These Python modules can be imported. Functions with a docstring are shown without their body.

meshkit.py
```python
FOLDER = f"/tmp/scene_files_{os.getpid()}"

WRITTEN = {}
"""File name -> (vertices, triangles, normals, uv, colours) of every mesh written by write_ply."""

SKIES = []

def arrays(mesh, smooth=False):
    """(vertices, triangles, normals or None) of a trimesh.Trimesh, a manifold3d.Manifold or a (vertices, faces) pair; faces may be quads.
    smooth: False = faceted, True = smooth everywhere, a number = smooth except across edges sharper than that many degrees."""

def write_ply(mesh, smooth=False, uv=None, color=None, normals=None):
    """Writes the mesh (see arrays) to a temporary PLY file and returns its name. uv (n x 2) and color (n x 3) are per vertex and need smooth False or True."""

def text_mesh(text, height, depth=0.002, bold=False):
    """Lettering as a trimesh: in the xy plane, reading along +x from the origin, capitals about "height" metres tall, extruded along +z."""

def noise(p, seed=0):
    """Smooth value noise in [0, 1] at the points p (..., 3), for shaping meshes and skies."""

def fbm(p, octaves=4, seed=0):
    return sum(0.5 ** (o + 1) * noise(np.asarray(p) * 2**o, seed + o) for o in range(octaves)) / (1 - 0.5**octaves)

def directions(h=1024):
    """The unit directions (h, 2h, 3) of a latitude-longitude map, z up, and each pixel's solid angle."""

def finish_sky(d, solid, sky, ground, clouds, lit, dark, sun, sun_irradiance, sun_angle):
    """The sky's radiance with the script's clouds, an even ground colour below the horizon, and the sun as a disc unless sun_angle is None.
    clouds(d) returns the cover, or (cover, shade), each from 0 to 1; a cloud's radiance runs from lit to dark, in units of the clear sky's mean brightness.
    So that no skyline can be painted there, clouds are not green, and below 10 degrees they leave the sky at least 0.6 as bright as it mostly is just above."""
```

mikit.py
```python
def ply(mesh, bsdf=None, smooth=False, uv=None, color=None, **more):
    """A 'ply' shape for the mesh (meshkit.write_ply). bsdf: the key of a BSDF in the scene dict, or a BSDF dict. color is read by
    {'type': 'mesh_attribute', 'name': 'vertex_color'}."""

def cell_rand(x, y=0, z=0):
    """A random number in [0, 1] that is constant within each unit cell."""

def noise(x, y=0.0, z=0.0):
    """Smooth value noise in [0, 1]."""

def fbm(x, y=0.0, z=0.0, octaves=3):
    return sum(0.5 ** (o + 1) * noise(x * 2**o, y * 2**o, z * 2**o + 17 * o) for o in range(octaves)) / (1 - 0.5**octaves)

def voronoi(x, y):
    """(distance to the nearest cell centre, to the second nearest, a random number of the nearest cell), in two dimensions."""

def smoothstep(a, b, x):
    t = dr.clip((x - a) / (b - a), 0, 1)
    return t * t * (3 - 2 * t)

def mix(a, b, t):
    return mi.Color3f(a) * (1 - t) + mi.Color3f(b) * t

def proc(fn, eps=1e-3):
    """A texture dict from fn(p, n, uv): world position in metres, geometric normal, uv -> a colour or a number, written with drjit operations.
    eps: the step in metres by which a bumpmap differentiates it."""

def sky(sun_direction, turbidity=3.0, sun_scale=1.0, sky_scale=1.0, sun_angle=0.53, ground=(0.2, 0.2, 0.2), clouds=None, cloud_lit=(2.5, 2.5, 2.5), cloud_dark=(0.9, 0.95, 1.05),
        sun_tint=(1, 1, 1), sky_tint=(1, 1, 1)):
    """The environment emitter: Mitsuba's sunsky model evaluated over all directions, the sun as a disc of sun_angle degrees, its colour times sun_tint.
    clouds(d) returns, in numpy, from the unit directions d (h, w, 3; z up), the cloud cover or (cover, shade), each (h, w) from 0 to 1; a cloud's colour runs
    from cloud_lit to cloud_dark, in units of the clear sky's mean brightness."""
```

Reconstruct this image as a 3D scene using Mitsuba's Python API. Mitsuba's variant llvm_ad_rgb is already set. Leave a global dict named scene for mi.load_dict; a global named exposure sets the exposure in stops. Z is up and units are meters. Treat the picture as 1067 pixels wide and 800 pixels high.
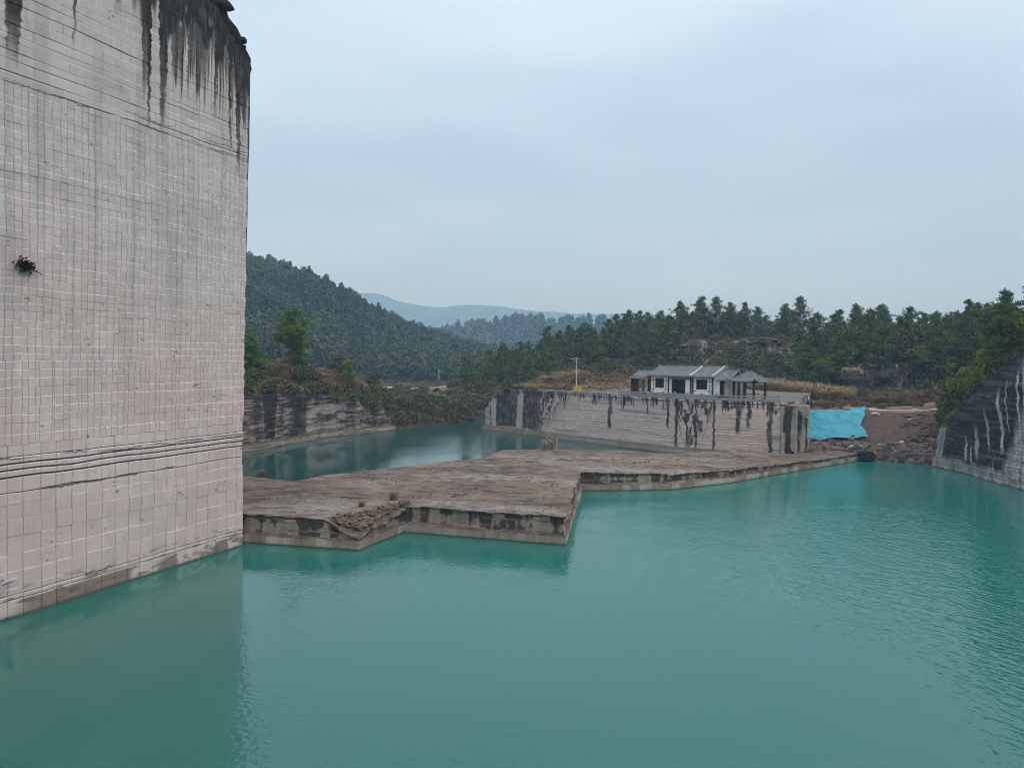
import math, random
import numpy as np, trimesh, shapely
import drjit as dr, mitsuba as mi
import mikit, meshkit
from mikit import proc, noise, fbm, cell_rand, smoothstep, mix
from scipy.interpolate import RBFInterpolator
from scipy.spatial import Delaunay
from shapely.geometry import Polygon, LineString

T = mi.ScalarTransform4f
R = np.random.default_rng(11)
scene, labels = {'type': 'scene'}, {}

# ------------------------------------------------------------------ camera, sky, exposure
pitch, roll = math.radians(1.7), math.radians(0.6)
CAM = np.array([0, 0, 13.5])
FW = np.array([0, math.cos(pitch), -math.sin(pitch)])
UP = np.cross([1.0, 0, 0], FW) * math.cos(roll) + np.array([-1.0, 0, 0]) * math.sin(roll)
exposure = 2.28


def clouds(d):
    q = np.stack([d[..., 0], d[..., 1], 2.6 * d[..., 2]], -1)
    n = meshkit.fbm(q * np.array([1.3, 1.3, 1.6]) + np.array([3.1, 0.4, 1.7]), 4, 5)
    n2 = meshkit.fbm(q * np.array([3.0, 3.0, 5.0]) + 9.0, 3, 8)
    up = np.clip(d[..., 2], 0, 1)
    gap = (n - 0.5) * 0.95 + (n2 - 0.5) * 0.22                       # soft bands of thinner and thicker cloud
    return np.ones(d.shape[:2]), np.clip(0.92 - 0.95 * up ** 1.25 + gap, 0, 1)   # an overcast sky is brightest overhead


scene['sky'] = mikit.sky((0.45, -0.62, 0.75), turbidity=3, sun_scale=0.16, sky_scale=1.0, sun_angle=40, ground=(0.12, 0.13, 0.12),
                         clouds=clouds, cloud_lit=(2.95, 3.45, 3.95), cloud_dark=(1.16, 1.56, 1.95), sun_tint=(1.0, 0.97, 0.95))
labels['sky'] = {'label': 'even pale blue-grey overcast sky over the quarry', 'category': 'sky', 'kind': 'structure'}
HAZE = [2.9e-4, 4.0e-4, 5.2e-4]
scene['air'] = {'type': 'homogeneous', 'albedo': {'type': 'rgb', 'value': [0.78, 0.89, 0.95]}, 'sigma_t': {'type': 'rgb', 'value': HAZE}}
scene['haze'] = {'type': 'cube', 'to_world': T().translate([0, 0, 170]).scale([5600, 5600, 176]), 'bsdf': {'type': 'null'}, 'interior': {'type': 'ref', 'id': 'air'}}
labels['haze'] = {'label': 'thin bluish haze that pales the far hills', 'category': 'haze', 'kind': 'stuff'}
scene['camera'] = {'type': 'perspective', 'fov': 66.99, 'fov_axis': 'x', 'near_clip': 0.5, 'far_clip': 20000.0,
                   'to_world': T().look_at(origin=CAM.tolist(), target=(CAM + FW).tolist(), up=UP.tolist()), 'medium': {'type': 'ref', 'id': 'air'}}


# ------------------------------------------------------------------ helpers
def numbered(name):
    if name not in scene and name not in labels:
        return name
    k = 1
    while f'{name}_{k:03d}' in scene or f'{name}_{k:03d}' in labels:
        k += 1
    return f'{name}_{k:03d}'


def tag(key, label, cat=None, group=None, kind=None):
    labels[key] = {'label': label}
    if cat: labels[key]['category'] = cat
    if group: labels[key]['group'] = group
    if kind: labels[key]['kind'] = kind
    return key


def thing(name, label, cat, group=None, kind=None):
    return tag(numbered(name), label, cat, group, kind)


def part(parent, name, mesh, bsdf, smooth=False, uv=None, kind=None, **kw):
    key = numbered(f'{parent}__{name}')
    scene[key] = mikit.ply(mesh, bsdf, smooth=smooth, uv=uv, **kw)
    if kind: labels[key] = {'kind': kind}
    return key


def single(name, mesh, bsdf, label, cat, group=None, kind=None, smooth=False, uv=None):
    key = thing(name, label, cat, group, kind)
    scene[key] = mikit.ply(mesh, bsdf, smooth=smooth, uv=uv)
    return key


def mat(name, fn=None, rough=0.9, color=None, spec=0.2, two=True, **kw):
    b = {'type': 'principled', 'roughness': rough, 'specular': spec, **kw}
    b['base_color'] = proc(fn) if fn else {'type': 'rgb', 'value': list(color)}
    scene[name] = {'type': 'twosided', 'inner': b} if two else b
    return name


def dmat(name, fn=None, color=None):
    scene[name] = {'type': 'twosided', 'inner': {'type': 'diffuse', 'reflectance': proc(fn) if fn else {'type': 'rgb', 'value': list(color)}}}
    return name


def box(x0, x1, y0, y1, z0, z1):
    m = trimesh.creation.box([x1 - x0, y1 - y0, z1 - z0])
    m.apply_translation([(x0 + x1) / 2, (y0 + y1) / 2, (z0 + z1) / 2])
    return m


def cat(ms):
    return trimesh.util.concatenate(ms)


def tube(pts, rad, sides=7):
    p = np.asarray(pts, float); rad = np.broadcast_to(rad, (len(p),))
    t = np.gradient(p, axis=0); t /= np.linalg.norm(t, axis=1, keepdims=True) + 1e-9
    a = np.cross(t, np.where(np.abs(t[:, 2:]) < 0.9, [0, 0, 1.0], [1.0, 0, 0])); a /= np.linalg.norm(a, axis=1, keepdims=True) + 1e-9
    b = np.cross(t, a); g = np.arange(sides) * 2 * np.pi / sides
    v = p[:, None] + rad[:, None, None] * (np.cos(g)[None, :, None] * a[:, None] + np.sin(g)[None, :, None] * b[:, None])
    i, j = np.meshgrid(np.arange(len(p) - 1), np.arange(sides), indexing='ij')
    q = np.stack([i * sides + j, i * sides + (j + 1) % sides, (i + 1) * sides + (j + 1) % sides, (i + 1) * sides + j], -1).reshape(-1, 4)
    f = np.vstack([q[:, [0, 1, 2]], q[:, [0, 2, 3]]])
    n = len(p) * sides
    v = np.vstack([v.reshape(-1, 3), p[-1], p[0]])
    k = np.arange(sides)
    f = np.vstack([f, np.stack([(len(p) - 1) * sides + k, (len(p) - 1) * sides + (k + 1) % sides, k * 0 + n], 1), np.stack([(k + 1) % sides, k, k * 0 + n + 1], 1)])
    return trimesh.Trimesh(v, f, process=False)


def N2(x, y, sc, seed=0, octv=4):
    x, y = np.broadcast_arrays(np.asarray(x, float), np.asarray(y, float))
    return meshkit.fbm(np.stack([x * sc, y * sc, x * 0 + 0.37], -1), octv, seed) - 0.5


def N3(p, sc, seed=0, octv=4):
    return meshkit.fbm(np.asarray(p) * sc, octv, seed) - 0.5


def densify(outline, ds):
    """points, outward normals of their edges, closed counter-clockwise ring"""
    pts, nor = [], []
    n = len(outline)
    for i in range(n):
        a, b = np.array(outline[i], float), np.array(outline[(i + 1) % n], float)
        L = np.linalg.norm(b - a); step = ds(0.5 * (a + b)) if callable(ds) else ds
        k = max(1, int(round(L / step))); e = (b - a) / L
        for j in range(k):
            pts.append(a + (b - a) * j / k)
            m = np.array([e[1], -e[0]])
            if j == 0:
                c = np.array(outline[i - 1], float); e0 = (a - c) / np.linalg.norm(a - c)
                m = m + np.array([e0[1], -e0[0]]); m /= np.linalg.norm(m)
            nor.append(m)
    return np.array(pts), np.array(nor)


def slab(outline, ztop, zbot, ds, nz, disp, res, topn, tpow=1.0):
    """a mass of rock: displaced side walls and a rough top that share their rim"""
    pg = Polygon(outline)
    if not pg.exterior.is_ccw: outline = outline[::-1]
    P, Nn = densify(outline, ds)
    S = np.concatenate([[0], np.cumsum(np.linalg.norm(np.diff(P, axis=0), axis=1))])
    t = np.linspace(0, 1, nz + 1) ** tpow
    zt = ztop(P[:, 0], P[:, 1])
    Z = zbot + t[None, :] * (zt - zbot)[:, None]
    Dp = disp(np.repeat(P[:, None], nz + 1, 1), Z, np.repeat(zt[:, None], nz + 1, 1), np.repeat(S[:, None], nz + 1, 1))
    XY = P[:, None] + Nn[:, None] * Dp[..., None]
    V = np.concatenate([XY, Z[..., None]], -1)
    n = len(P)
    i, j = np.meshgrid(np.arange(n), np.arange(nz), indexing='ij')
    a, b = i * (nz + 1) + j, ((i + 1) % n) * (nz + 1) + j
    q = np.stack([a, b, b + 1, a + 1], -1).reshape(-1, 4)
    F = np.vstack([q[:, [0, 1, 2]], q[:, [0, 2, 3]]])
    rim = V[:, -1]
    ring = Polygon(rim[:, :2]).buffer(0)
    x0, y0, x1, y1 = ring.bounds
    gx, gy = np.meshgrid(np.arange(x0, x1, res), np.arange(y0, y1, res))
    G = np.stack([gx.ravel(), gy.ravel()], 1) + R.uniform(-0.3, 0.3, (gx.size, 2)) * res
    G = G[shapely.contains_xy(ring.buffer(-0.35 * res), G[:, 0], G[:, 1])]
    gz = ztop(G[:, 0], G[:, 1]) + topn(G[:, 0], G[:, 1])
    A = np.vstack([rim, np.concatenate([G, gz[:, None]], 1)])
    tri = Delaunay(A[:, :2]).simplices
    c = A[tri][:, :, :2].mean(1)
    tri = tri[shapely.contains_xy(ring, c[:, 0], c[:, 1])]
    e1, e2 = A[tri[:, 1], :2] - A[tri[:, 0], :2], A[tri[:, 2], :2] - A[tri[:, 0], :2]
    fl = e1[:, 0] * e2[:, 1] - e1[:, 1] * e2[:, 0] < 0
    tri[fl] = tri[fl][:, ::-1]
    Vall = np.vstack([V.reshape(-1, 3), A])
    return trimesh.Trimesh(Vall, np.vstack([F, tri + len(V.reshape(-1, 3))]), process=False)


def frame(m, o, u, w, z):
    """local (along, depth, up) -> world"""
    v = np.array(m.vertices)
    out = np.empty_like(v)
    out[:, :2] = np.array(o) + v[:, :1] * np.array(u) + v[:, 1:2] * np.array(w)
    out[:, 2] = v[:, 2] + z
    f = np.array(m.faces)
    if u[0] * w[1] - u[1] * w[0] < 0: f = f[:, ::-1]
    return trimesh.Trimesh(out, f, process=False)


# ------------------------------------------------------------------ materials
CE, CD, CN = np.array([-19.32, 55.49]), np.array([-0.371, -0.9286]), np.array([0.9286, -0.371])   # left cliff: corner, direction towards us, outward


def cliff_s(p):
    return (p.x - CE[0]) * CD[0] + (p.y - CE[1]) * CD[1]


STREAKS = [(17.2, 0.55, 27.4), (15.6, 0.4, 35.2), (13.9, 0.14, 30.0), (11.1, 0.5, 33.4), (10.4, 0.3, 35.0), (9.1, 0.42, 29.8), (8.85, 0.16, 26.6),
           (7.76, 0.4, 28.2), (7.0, 0.2, 31.5), (6.45, 0.34, 30.8), (5.6, 0.42, 31.4), (4.6, 0.35, 31.8), (3.3, 0.2, 29.4), (1.9, 0.16, 27.6), (1.1, 0.3, 27.0), (0.4, 0.15, 29.5), (2.6, 0.3, 33.0)]


def cliff_color(p, n, uv):
    s, z = cliff_s(p), p.z
    big = fbm(s * 0.13, z * 0.11, 1.5, 3)
    mid = fbm(s * 0.7, z * 0.45, 4.5, 3)
    fine = fbm(s * 5.0, z * 2.2, 2.5, 3)
    pink = smoothstep(24, 8, z + 10 * (big - 0.5))
    c = mix((0.585, 0.525, 0.51), (0.655, 0.53, 0.515), pink)
    tool = noise(s * 17.0, z * 0.7, 1.0) * 0.6 + noise(s * 41.0, z * 1.6, 4.0) * 0.4
    c = c * (0.90 + 0.20 * tool) * (0.95 + 0.10 * noise(z * 1.9, s * 0.05, 6.0))
    c = c * (0.86 + 0.28 * mid) * (0.90 + 0.2 * fine) * (0.93 + 0.09 * uv.x)
    rust = smoothstep(0.54, 0.68, fbm(s * 0.22, z * 0.28, 14.0, 3)) * smoothstep(20, 14, z)
    c = mix(c, (0.60, 0.46, 0.42), 0.45 * rust)
    nick = smoothstep(0.80, 0.86, noise(s * 3.6, z * 12.0, 3.0)) * smoothstep(0.78, 0.84, noise(s * 1.1, z * 1.1, 31.0))
    c = mix(c, (0.16, 0.14, 0.135), 0.7 * nick)
    # soft rain smears that run down the face
    smear = smoothstep(0.52, 0.78, fbm(s * 1.6, z * 0.07, 9.0, 3)) * 0.30
    c = mix(c, (0.25, 0.235, 0.23), smear * smoothstep(5, 20, z))
    # pale arrises of the courses: skylight on the small ledges, put into the colour
    lit_edge = uv.y * smoothstep(0.30, 0.52, fbm(s * 0.16, z * 2.6, 6.0, 2))
    c = mix(c, (0.88, 0.83, 0.81), 0.92 * lit_edge)
    # black growth hanging from the top
    wig = 0.22 * (noise(z * 0.25, s * 0.2, 3.0) - 0.5) + 0.16 * (noise(z * 2.6, s * 1.7, 8.0) - 0.5) + 0.12 * (noise(z * 7.0, s * 6.0, 4.0) - 0.5)
    ends = 2.2 * (noise(s * 3.5, 0.0, 2.0) - 0.5)
    m = mi.Float(0.0)
    for sc, w, zb in STREAKS:
        q = dr.abs(s + wig - sc) / (w * (0.6 + 0.55 * smoothstep(zb, zb + 9.0, z)))
        m = dr.maximum(m, smoothstep(1.1, 0.75, q) * smoothstep(zb - 0.8, zb + 1.6, z + ends) * (0.78 + 0.22 * smoothstep(zb + 1.0, zb + 5.0, z)))
    rim = 36.0 + 0.10 * s - 1.2 * smoothstep(2.0, -0.4, s)
    m = dr.maximum(m, smoothstep(-3.0, -1.6, z - rim + 4.5 * (fbm(s * 1.7, z * 0.25, 1.0, 3) - 0.45)) * smoothstep(12, 8.5, s))
    m = dr.maximum(m, smoothstep(-3.6, -2.6, z - rim + 7.5 * (noise(s * 4.2, z * 0.06, 4.0) - 0.5)) * smoothstep(9, 6.5, s) * 0.9)
    m = dr.maximum(m, smoothstep(-5.0, -3.4, z - rim + 7 * (noise(s * 9.0, z * 0.08, 2.0) - 0.5)) * smoothstep(7.5, 6, s) * 0.75)
    m = m * (0.88 + 0.16 * noise(s * 7, z * 1.2, 5.0)) * smoothstep(0.15, 0.35, noise(s * 2.5, z * 0.9, 7.0) + 0.25)
    c = mix(c, (0.022, 0.021, 0.021), dr.clip(m, 0, 0.97))
    # dark seams along the strata
    for z0, sl, wd, lo, hi in ((6.45, 0.0, 0.10, 6.5, 15.5), (8.0, 0.012, 0.05, 0.0, 40.0), (27.55, -0.02, 0.05, 0.0, 40.0), (28.0, -0.02, 0.035, 0.0, 10.5)):
        dz = dr.abs(z - z0 - sl * s - 0.18 * (noise(s * 0.9, z0, 1.0) - 0.5) - 0.08 * (noise(s * 5.0, z0, 3.0) - 0.5))
        c = mix(c, (0.06, 0.05, 0.047), 0.85 * smoothstep(wd, wd * 0.3, dz) * smoothstep(lo - 0.5, lo + 0.5, s) * smoothstep(hi + 0.5, hi - 0.5, s) * smoothstep(0.2, 0.45, noise(s * 0.8, z0, 9.0)))
    # water marks near the lake
    wet = smoothstep(0.95, 0.80, z + 0.25 * (noise(s * 0.7, 0.0, 1.0) - 0.5))
    c = mix(c, (0.60, 0.545, 0.51), 0.7 * wet)
    br = smoothstep(0.62, 0.72, noise(s * 0.45, z * 0.3, 12.0)) * smoothstep(0.95, 0.75, z)
    c = mix(c, (0.19, 0.135, 0.10), 0.8 * br)
    c = mix(c, (0.16, 0.13, 0.11), 0.75 * smoothstep(0.55, 0.75, fbm(s * 1.1, z * 4.0, 2.0, 3)) * smoothstep(2.0, 1.0, z))
    c = mix(c, (0.12, 0.10, 0.085), smoothstep(0.22, 0.02, z))
    return c


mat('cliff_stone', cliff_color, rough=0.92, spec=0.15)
mat('dark_stone', lambda p, n, uv: mix((0.05, 0.042, 0.038), (0.02, 0.018, 0.018), fbm(p.x * 3, p.y * 3, p.z * 3, 3)))
mat('joint_backing', lambda p, n, uv: mix((0.13, 0.105, 0.095), (0.06, 0.052, 0.05), noise(p.x * 2 + p.y * 2, p.z * 0.8, 1.0)) * (1 - 0.75 * smoothstep(34, 37, p.z + 3 * noise(p.x, p.y, p.z))), rough=0.95, spec=0.1)  # dark brown backing that shows between the blocks, darker towards the top


def ledge_color(p, n, uv):
    x, y, z = p.x, p.y, p.z
    a = fbm(x * 0.25, y * 0.25, 1.0, 4)
    lay = fbm(x * 0.75 + y * 0.2, y * 1.5 - x * 0.12, 3.0, 5)
    gr = fbm(x * 4, y * 4, 5.0, 3)
    top = mix((0.235, 0.170, 0.135), (0.115, 0.082, 0.066), smoothstep(0.35, 0.7, lay))
    top = mix(top, (0.29, 0.215, 0.155), smoothstep(0.5, 0.7, a) * 0.6)
    pale = smoothstep(0.52, 0.66, fbm(x * 0.16 + 3.0, y * 0.32, 8.0, 3)) * smoothstep(0.42, 0.56, lay)
    near = smoothstep(4.5, 0.5, dr.abs(y - 84.0 + 0.05 * x)) * smoothstep(3, 9, x) * smoothstep(30, 18, x)
    near = dr.maximum(near, smoothstep(3.2, 0.5, dr.abs(y - 58.0 - 0.25 * x - 5.0)) * smoothstep(-24, -18, x) * smoothstep(-10, -14, x))
    near = dr.maximum(near, smoothstep(2.6, 0.3, dr.abs(y - 59.5 + 0.33 * x)) * smoothstep(-9, -6, x) * smoothstep(5, 3, x))
    pale = dr.maximum(pale * 0.8, near * smoothstep(0.3, 0.5, lay))
    top = mix(top, (0.44, 0.40, 0.37), 0.62 * pale)
    top = top * (0.42 + 0.44 * gr)
    top = mix(top, (0.05, 0.038, 0.03), 0.55 * smoothstep(0.58, 0.70, fbm(x * 1.3, y * 2.4, 6.0, 4)))
    t = x * 0.8 + y * 0.6
    t2 = x * 0.6 - y * 0.8
    st = fbm(t * 0.9, z * 0.35, t2 * 0.9, 3)
    hz = fbm(t * 0.5, z * 5.0, t2 * 0.5, 3)
    side = mix((0.34, 0.295, 0.255), (0.21, 0.175, 0.148), hz)
    vs = 0.6 * noise(t * 1.5, z * 0.12, t2 * 1.5) + 0.4 * noise(t * 4.0, z * 0.4, t2 * 4.0)
    dark = smoothstep(0.50, 0.60, 0.55 * vs + 0.45 * fbm(t * 0.7, z * 1.6, t2 * 0.7, 3) + 0.10 * smoothstep(1.2, 2.0, z) + 0.10 * smoothstep(64, 70, y) + 0.05 * smoothstep(-8, -12, x)) * smoothstep(0.55, 0.75, z + 0.1 * hz)
    side = mix(side, (0.04, 0.034, 0.03), 0.9 * dark)
    low = smoothstep(0.72, 0.6, z) * (1 - 0.75 * smoothstep(-9, -7.5, x) * smoothstep(5, 4, x) * smoothstep(66, 63, y))
    lowc = mix((0.25, 0.205, 0.16), (0.38, 0.36, 0.33), smoothstep(0.55, 0.62, fbm(t * 0.6, 0.0, t2 * 0.6, 2)))
    side = mix(side, lowc * (0.8 + 0.4 * hz), low)
    side = mix(side, (0.07, 0.055, 0.045), smoothstep(0.18, 0.0, z))
    side = side * (0.75 + 0.5 * gr)
    return mix(side, top, smoothstep(0.35, 0.6, n.z))


mat('ledge_stone', ledge_color, rough=0.9, spec=0.2)

PW0 = np.array([-5.3, 152.5])


def plateau_color(p, n, uv):
    x, y, z = p.x, p.y, p.z
    s = (x + 5.3) * 0.66 - (y - 152.5) * 0.75
    g = fbm(x * 2.2, y * 2.2, z * 2.2, 3)
    side = mix((0.60, 0.475, 0.43), (0.48, 0.385, 0.35), fbm(s * 0.12, z * 0.5, 1.0, 3)) * (0.82 + 0.36 * g)
    side = mix(side, (0.09, 0.07, 0.06), 0.42 * smoothstep(0.60, 0.75, fbm(s * 0.16, z * 3.4, 3.0, 3)))
    zt = 8.15 - z
    fr = fbm(s * 1.9, z * 0.6, 7.0, 3)
    hang = 4.8 * (fbm(s * 0.9, 0.0, 2.0, 4) - 0.31)
    m = smoothstep(0.35, -0.25, zt - hang * (0.35 + 1.3 * fr)) * smoothstep(0.42, 0.54, fbm(s * 4.6, z * 0.5, 5.0, 2))
    wg = 0.18 * (noise(z * 0.6, s * 0.1, 2.0) - 0.5) + 0.18 * (noise(z * 2.4, s * 0.5, 6.0) - 0.5)

    def drip(sc, w, zb, k=1.0):
        return k * smoothstep(1.3, 0.5, dr.abs(s + wg - sc) / w / (0.45 + 1.1 * noise(s * 1.7, z * 1.5, sc))) * smoothstep(zb - 0.4, zb + 0.6, z)
    for a in ((34.0, 0.42, 2.6), (47.6, 0.3, 0.2), (53.2, 0.2, 0.0), (60.8, 0.33, 0.3), (46.0, 0.25, 3.6), (56.6, 0.35, 3.4), (58.0, 0.25, 4.3), (42.0, 0.2, 5.4)):
        m = dr.maximum(m, drip(*a))
    # the vine shaped growth that narrows downwards
    m = dr.maximum(m, smoothstep(0.46, 0.56, fbm(s * 3.6, z * 1.1, 4.0, 3) + 0.01) * smoothstep(6.0, 4.5, dr.abs(s - 50.0) * 1.5 + zt * 0.55))
    m = dr.maximum(m, smoothstep(0.46, 0.55, fbm(s * 3.4, z * 1.2, 6.0, 3) + 0.08 * smoothstep(2, 7, z)) * smoothstep(26, 20.5, s + 0.8 * zt) * smoothstep(12.5, 15.5, s))
    # the black left end with its pale strips
    strips = smoothstep(0.50, 0.56, noise(s * 0.95 + 0.7, z * 0.05, 22.0) + 0.10 * (noise(s * 3.0, z * 0.9, 5.0) - 0.5))
    left = smoothstep(19.0, 15.5, s) * smoothstep(0.9, 1.5, z + 0.5 * fr)
    m = dr.maximum(m, left * (1 - 0.85 * strips))
    end = smoothstep(62.5, 62.9, s + 0.0 * z)
    side = mix(side, (0.030, 0.028, 0.028), dr.clip(m * (0.70 + 0.42 * noise(s * 3.0, z * 1.4, 3.0)), 0, 0.95))
    low = smoothstep(1.3, 0.7, z + 0.5 * (fr - 0.5))
    side = mix(side, mix((0.30, 0.26, 0.225), (0.14, 0.115, 0.10), fbm(s * 0.5, z * 3.0, 2.0, 3)), 0.85 * low)
    side = mix(side, (0.06, 0.05, 0.045), smoothstep(0.2, 0.0, z))
    top = mix((0.13, 0.105, 0.07), (0.07, 0.062, 0.04), fbm(x * 0.3, y * 0.3, 1.0, 3)) * (0.8 + 0.4 * g)
    top = mix(top, mix((0.15, 0.135, 0.12), (0.09, 0.082, 0.072), g), smoothstep(22, 26, s))
    return mix(side, top, smoothstep(0.5, 0.75, n.z))


mat('plateau_stone', plateau_color, rough=0.92, spec=0.15)


def endface_color(p, n, uv):
    q = p.x * 0.7 + p.y * 0.7
    b = smoothstep(0.40, 0.55, noise(q * 1.1 + 0.4, p.z * 0.07, 3.0)) * smoothstep(0.4, 1.0, p.z)
    return mix((0.33, 0.28, 0.25), (0.025, 0.024, 0.024), 0.95 * b) * (0.7 + 0.6 * fbm(p.x * 3, p.y * 3, p.z * 3, 3))


def rcliff_color(p, n, uv):
    y, z = p.y, p.z
    q = y + 0.20 * z
    wg = 0.5 * (noise(z * 0.22, y * 0.15, 3.0) - 0.5) + 0.16 * (noise(z * 2.2, y * 1.6, 6.0) - 0.5) + 0.12 * (noise(z * 6, y * 5, 2.0) - 0.5)
    f = fbm(y * 2.0, z * 2.0, 1.0, 3)
    pale = mix((0.52, 0.46, 0.44), (0.30, 0.265, 0.25), smoothstep(0.25, 0.75, 0.5 * f + 0.5 * noise(y * 3.5, z * 0.25, 9.0)))
    # broad pale sheet towards us, narrow pale runs in the black
    m = smoothstep(88.2, 86.4, y + 0.42 * (z - 2) + 1.6 * wg) * (0.55 + 0.35 * smoothstep(0.35, 0.6, noise(y * 2.5, z * 0.15, 6.0)))
    run = mi.Float(0.0)
    for yc, w, z0, z1 in ((84.6, 0.22, 1.0, 13.5), (82.6, 0.35, 0.5, 14.0), (88.4, 0.34, 3.5, 11.0), (91.3, 0.26, 3.6, 8.6), (93.6, 0.42, 2.2, 6.2), (96.2, 0.3, 1.5, 5.0), (85.6, 0.2, 3.0, 7.0), (80.2, 0.3, 7.0, 15.0), (83.6, 0.16, 4.0, 14.5), (86.8, 0.14, 6.0, 12.0), (90.0, 0.14, 0.8, 3.2), (95.0, 0.2, 1.0, 4.0), (81.5, 0.22, 2.0, 12.0)):
        run = dr.maximum(run, smoothstep(1.25, 0.55, dr.abs(y + wg - 0.18 * (z - 6) - yc) / w) * smoothstep(z0 - 0.4, z0 + 0.9, z) * smoothstep(z1 + 0.5, z1 - 1.5, z))
    m = dr.maximum(m, run)
    m = dr.maximum(m, smoothstep(1.9, 1.0, z + 0.7 * (fbm(y * 0.8, 0.0, 4.0, 2) - 0.5)) * 0.75)
    m = dr.maximum(m, smoothstep(100.5, 102, y) * (0.18 + 0.5 * smoothstep(0.4, 0.6, noise(y * 1.6, z * 0.1, 2.0))))
    m = dr.maximum(m, 0.14 * smoothstep(0.45, 0.7, fbm(y * 0.25, z * 3.0, 5.0, 3)))
    m = m * (1 - 0.24 * smoothstep(0.34, 0.26, dr.abs(z / 0.4 - dr.floor(z / 0.4) - 0.5) + 0.16 * noise(y * 1.5, z, 2.0)))
    dk = mix((0.014, 0.014, 0.016), (0.034, 0.032, 0.032), f)
    c = mix(dk, pale, m)
    c = mix(c, (0.07, 0.06, 0.05), smoothstep(0.2, 0.0, z))
    return mix(c, mix((0.10, 0.10, 0.05), (0.16, 0.12, 0.07), f), smoothstep(0.6, 0.8, n.z))


mat('black_cliff_stone', rcliff_color, rough=0.8, spec=0.2)


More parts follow.
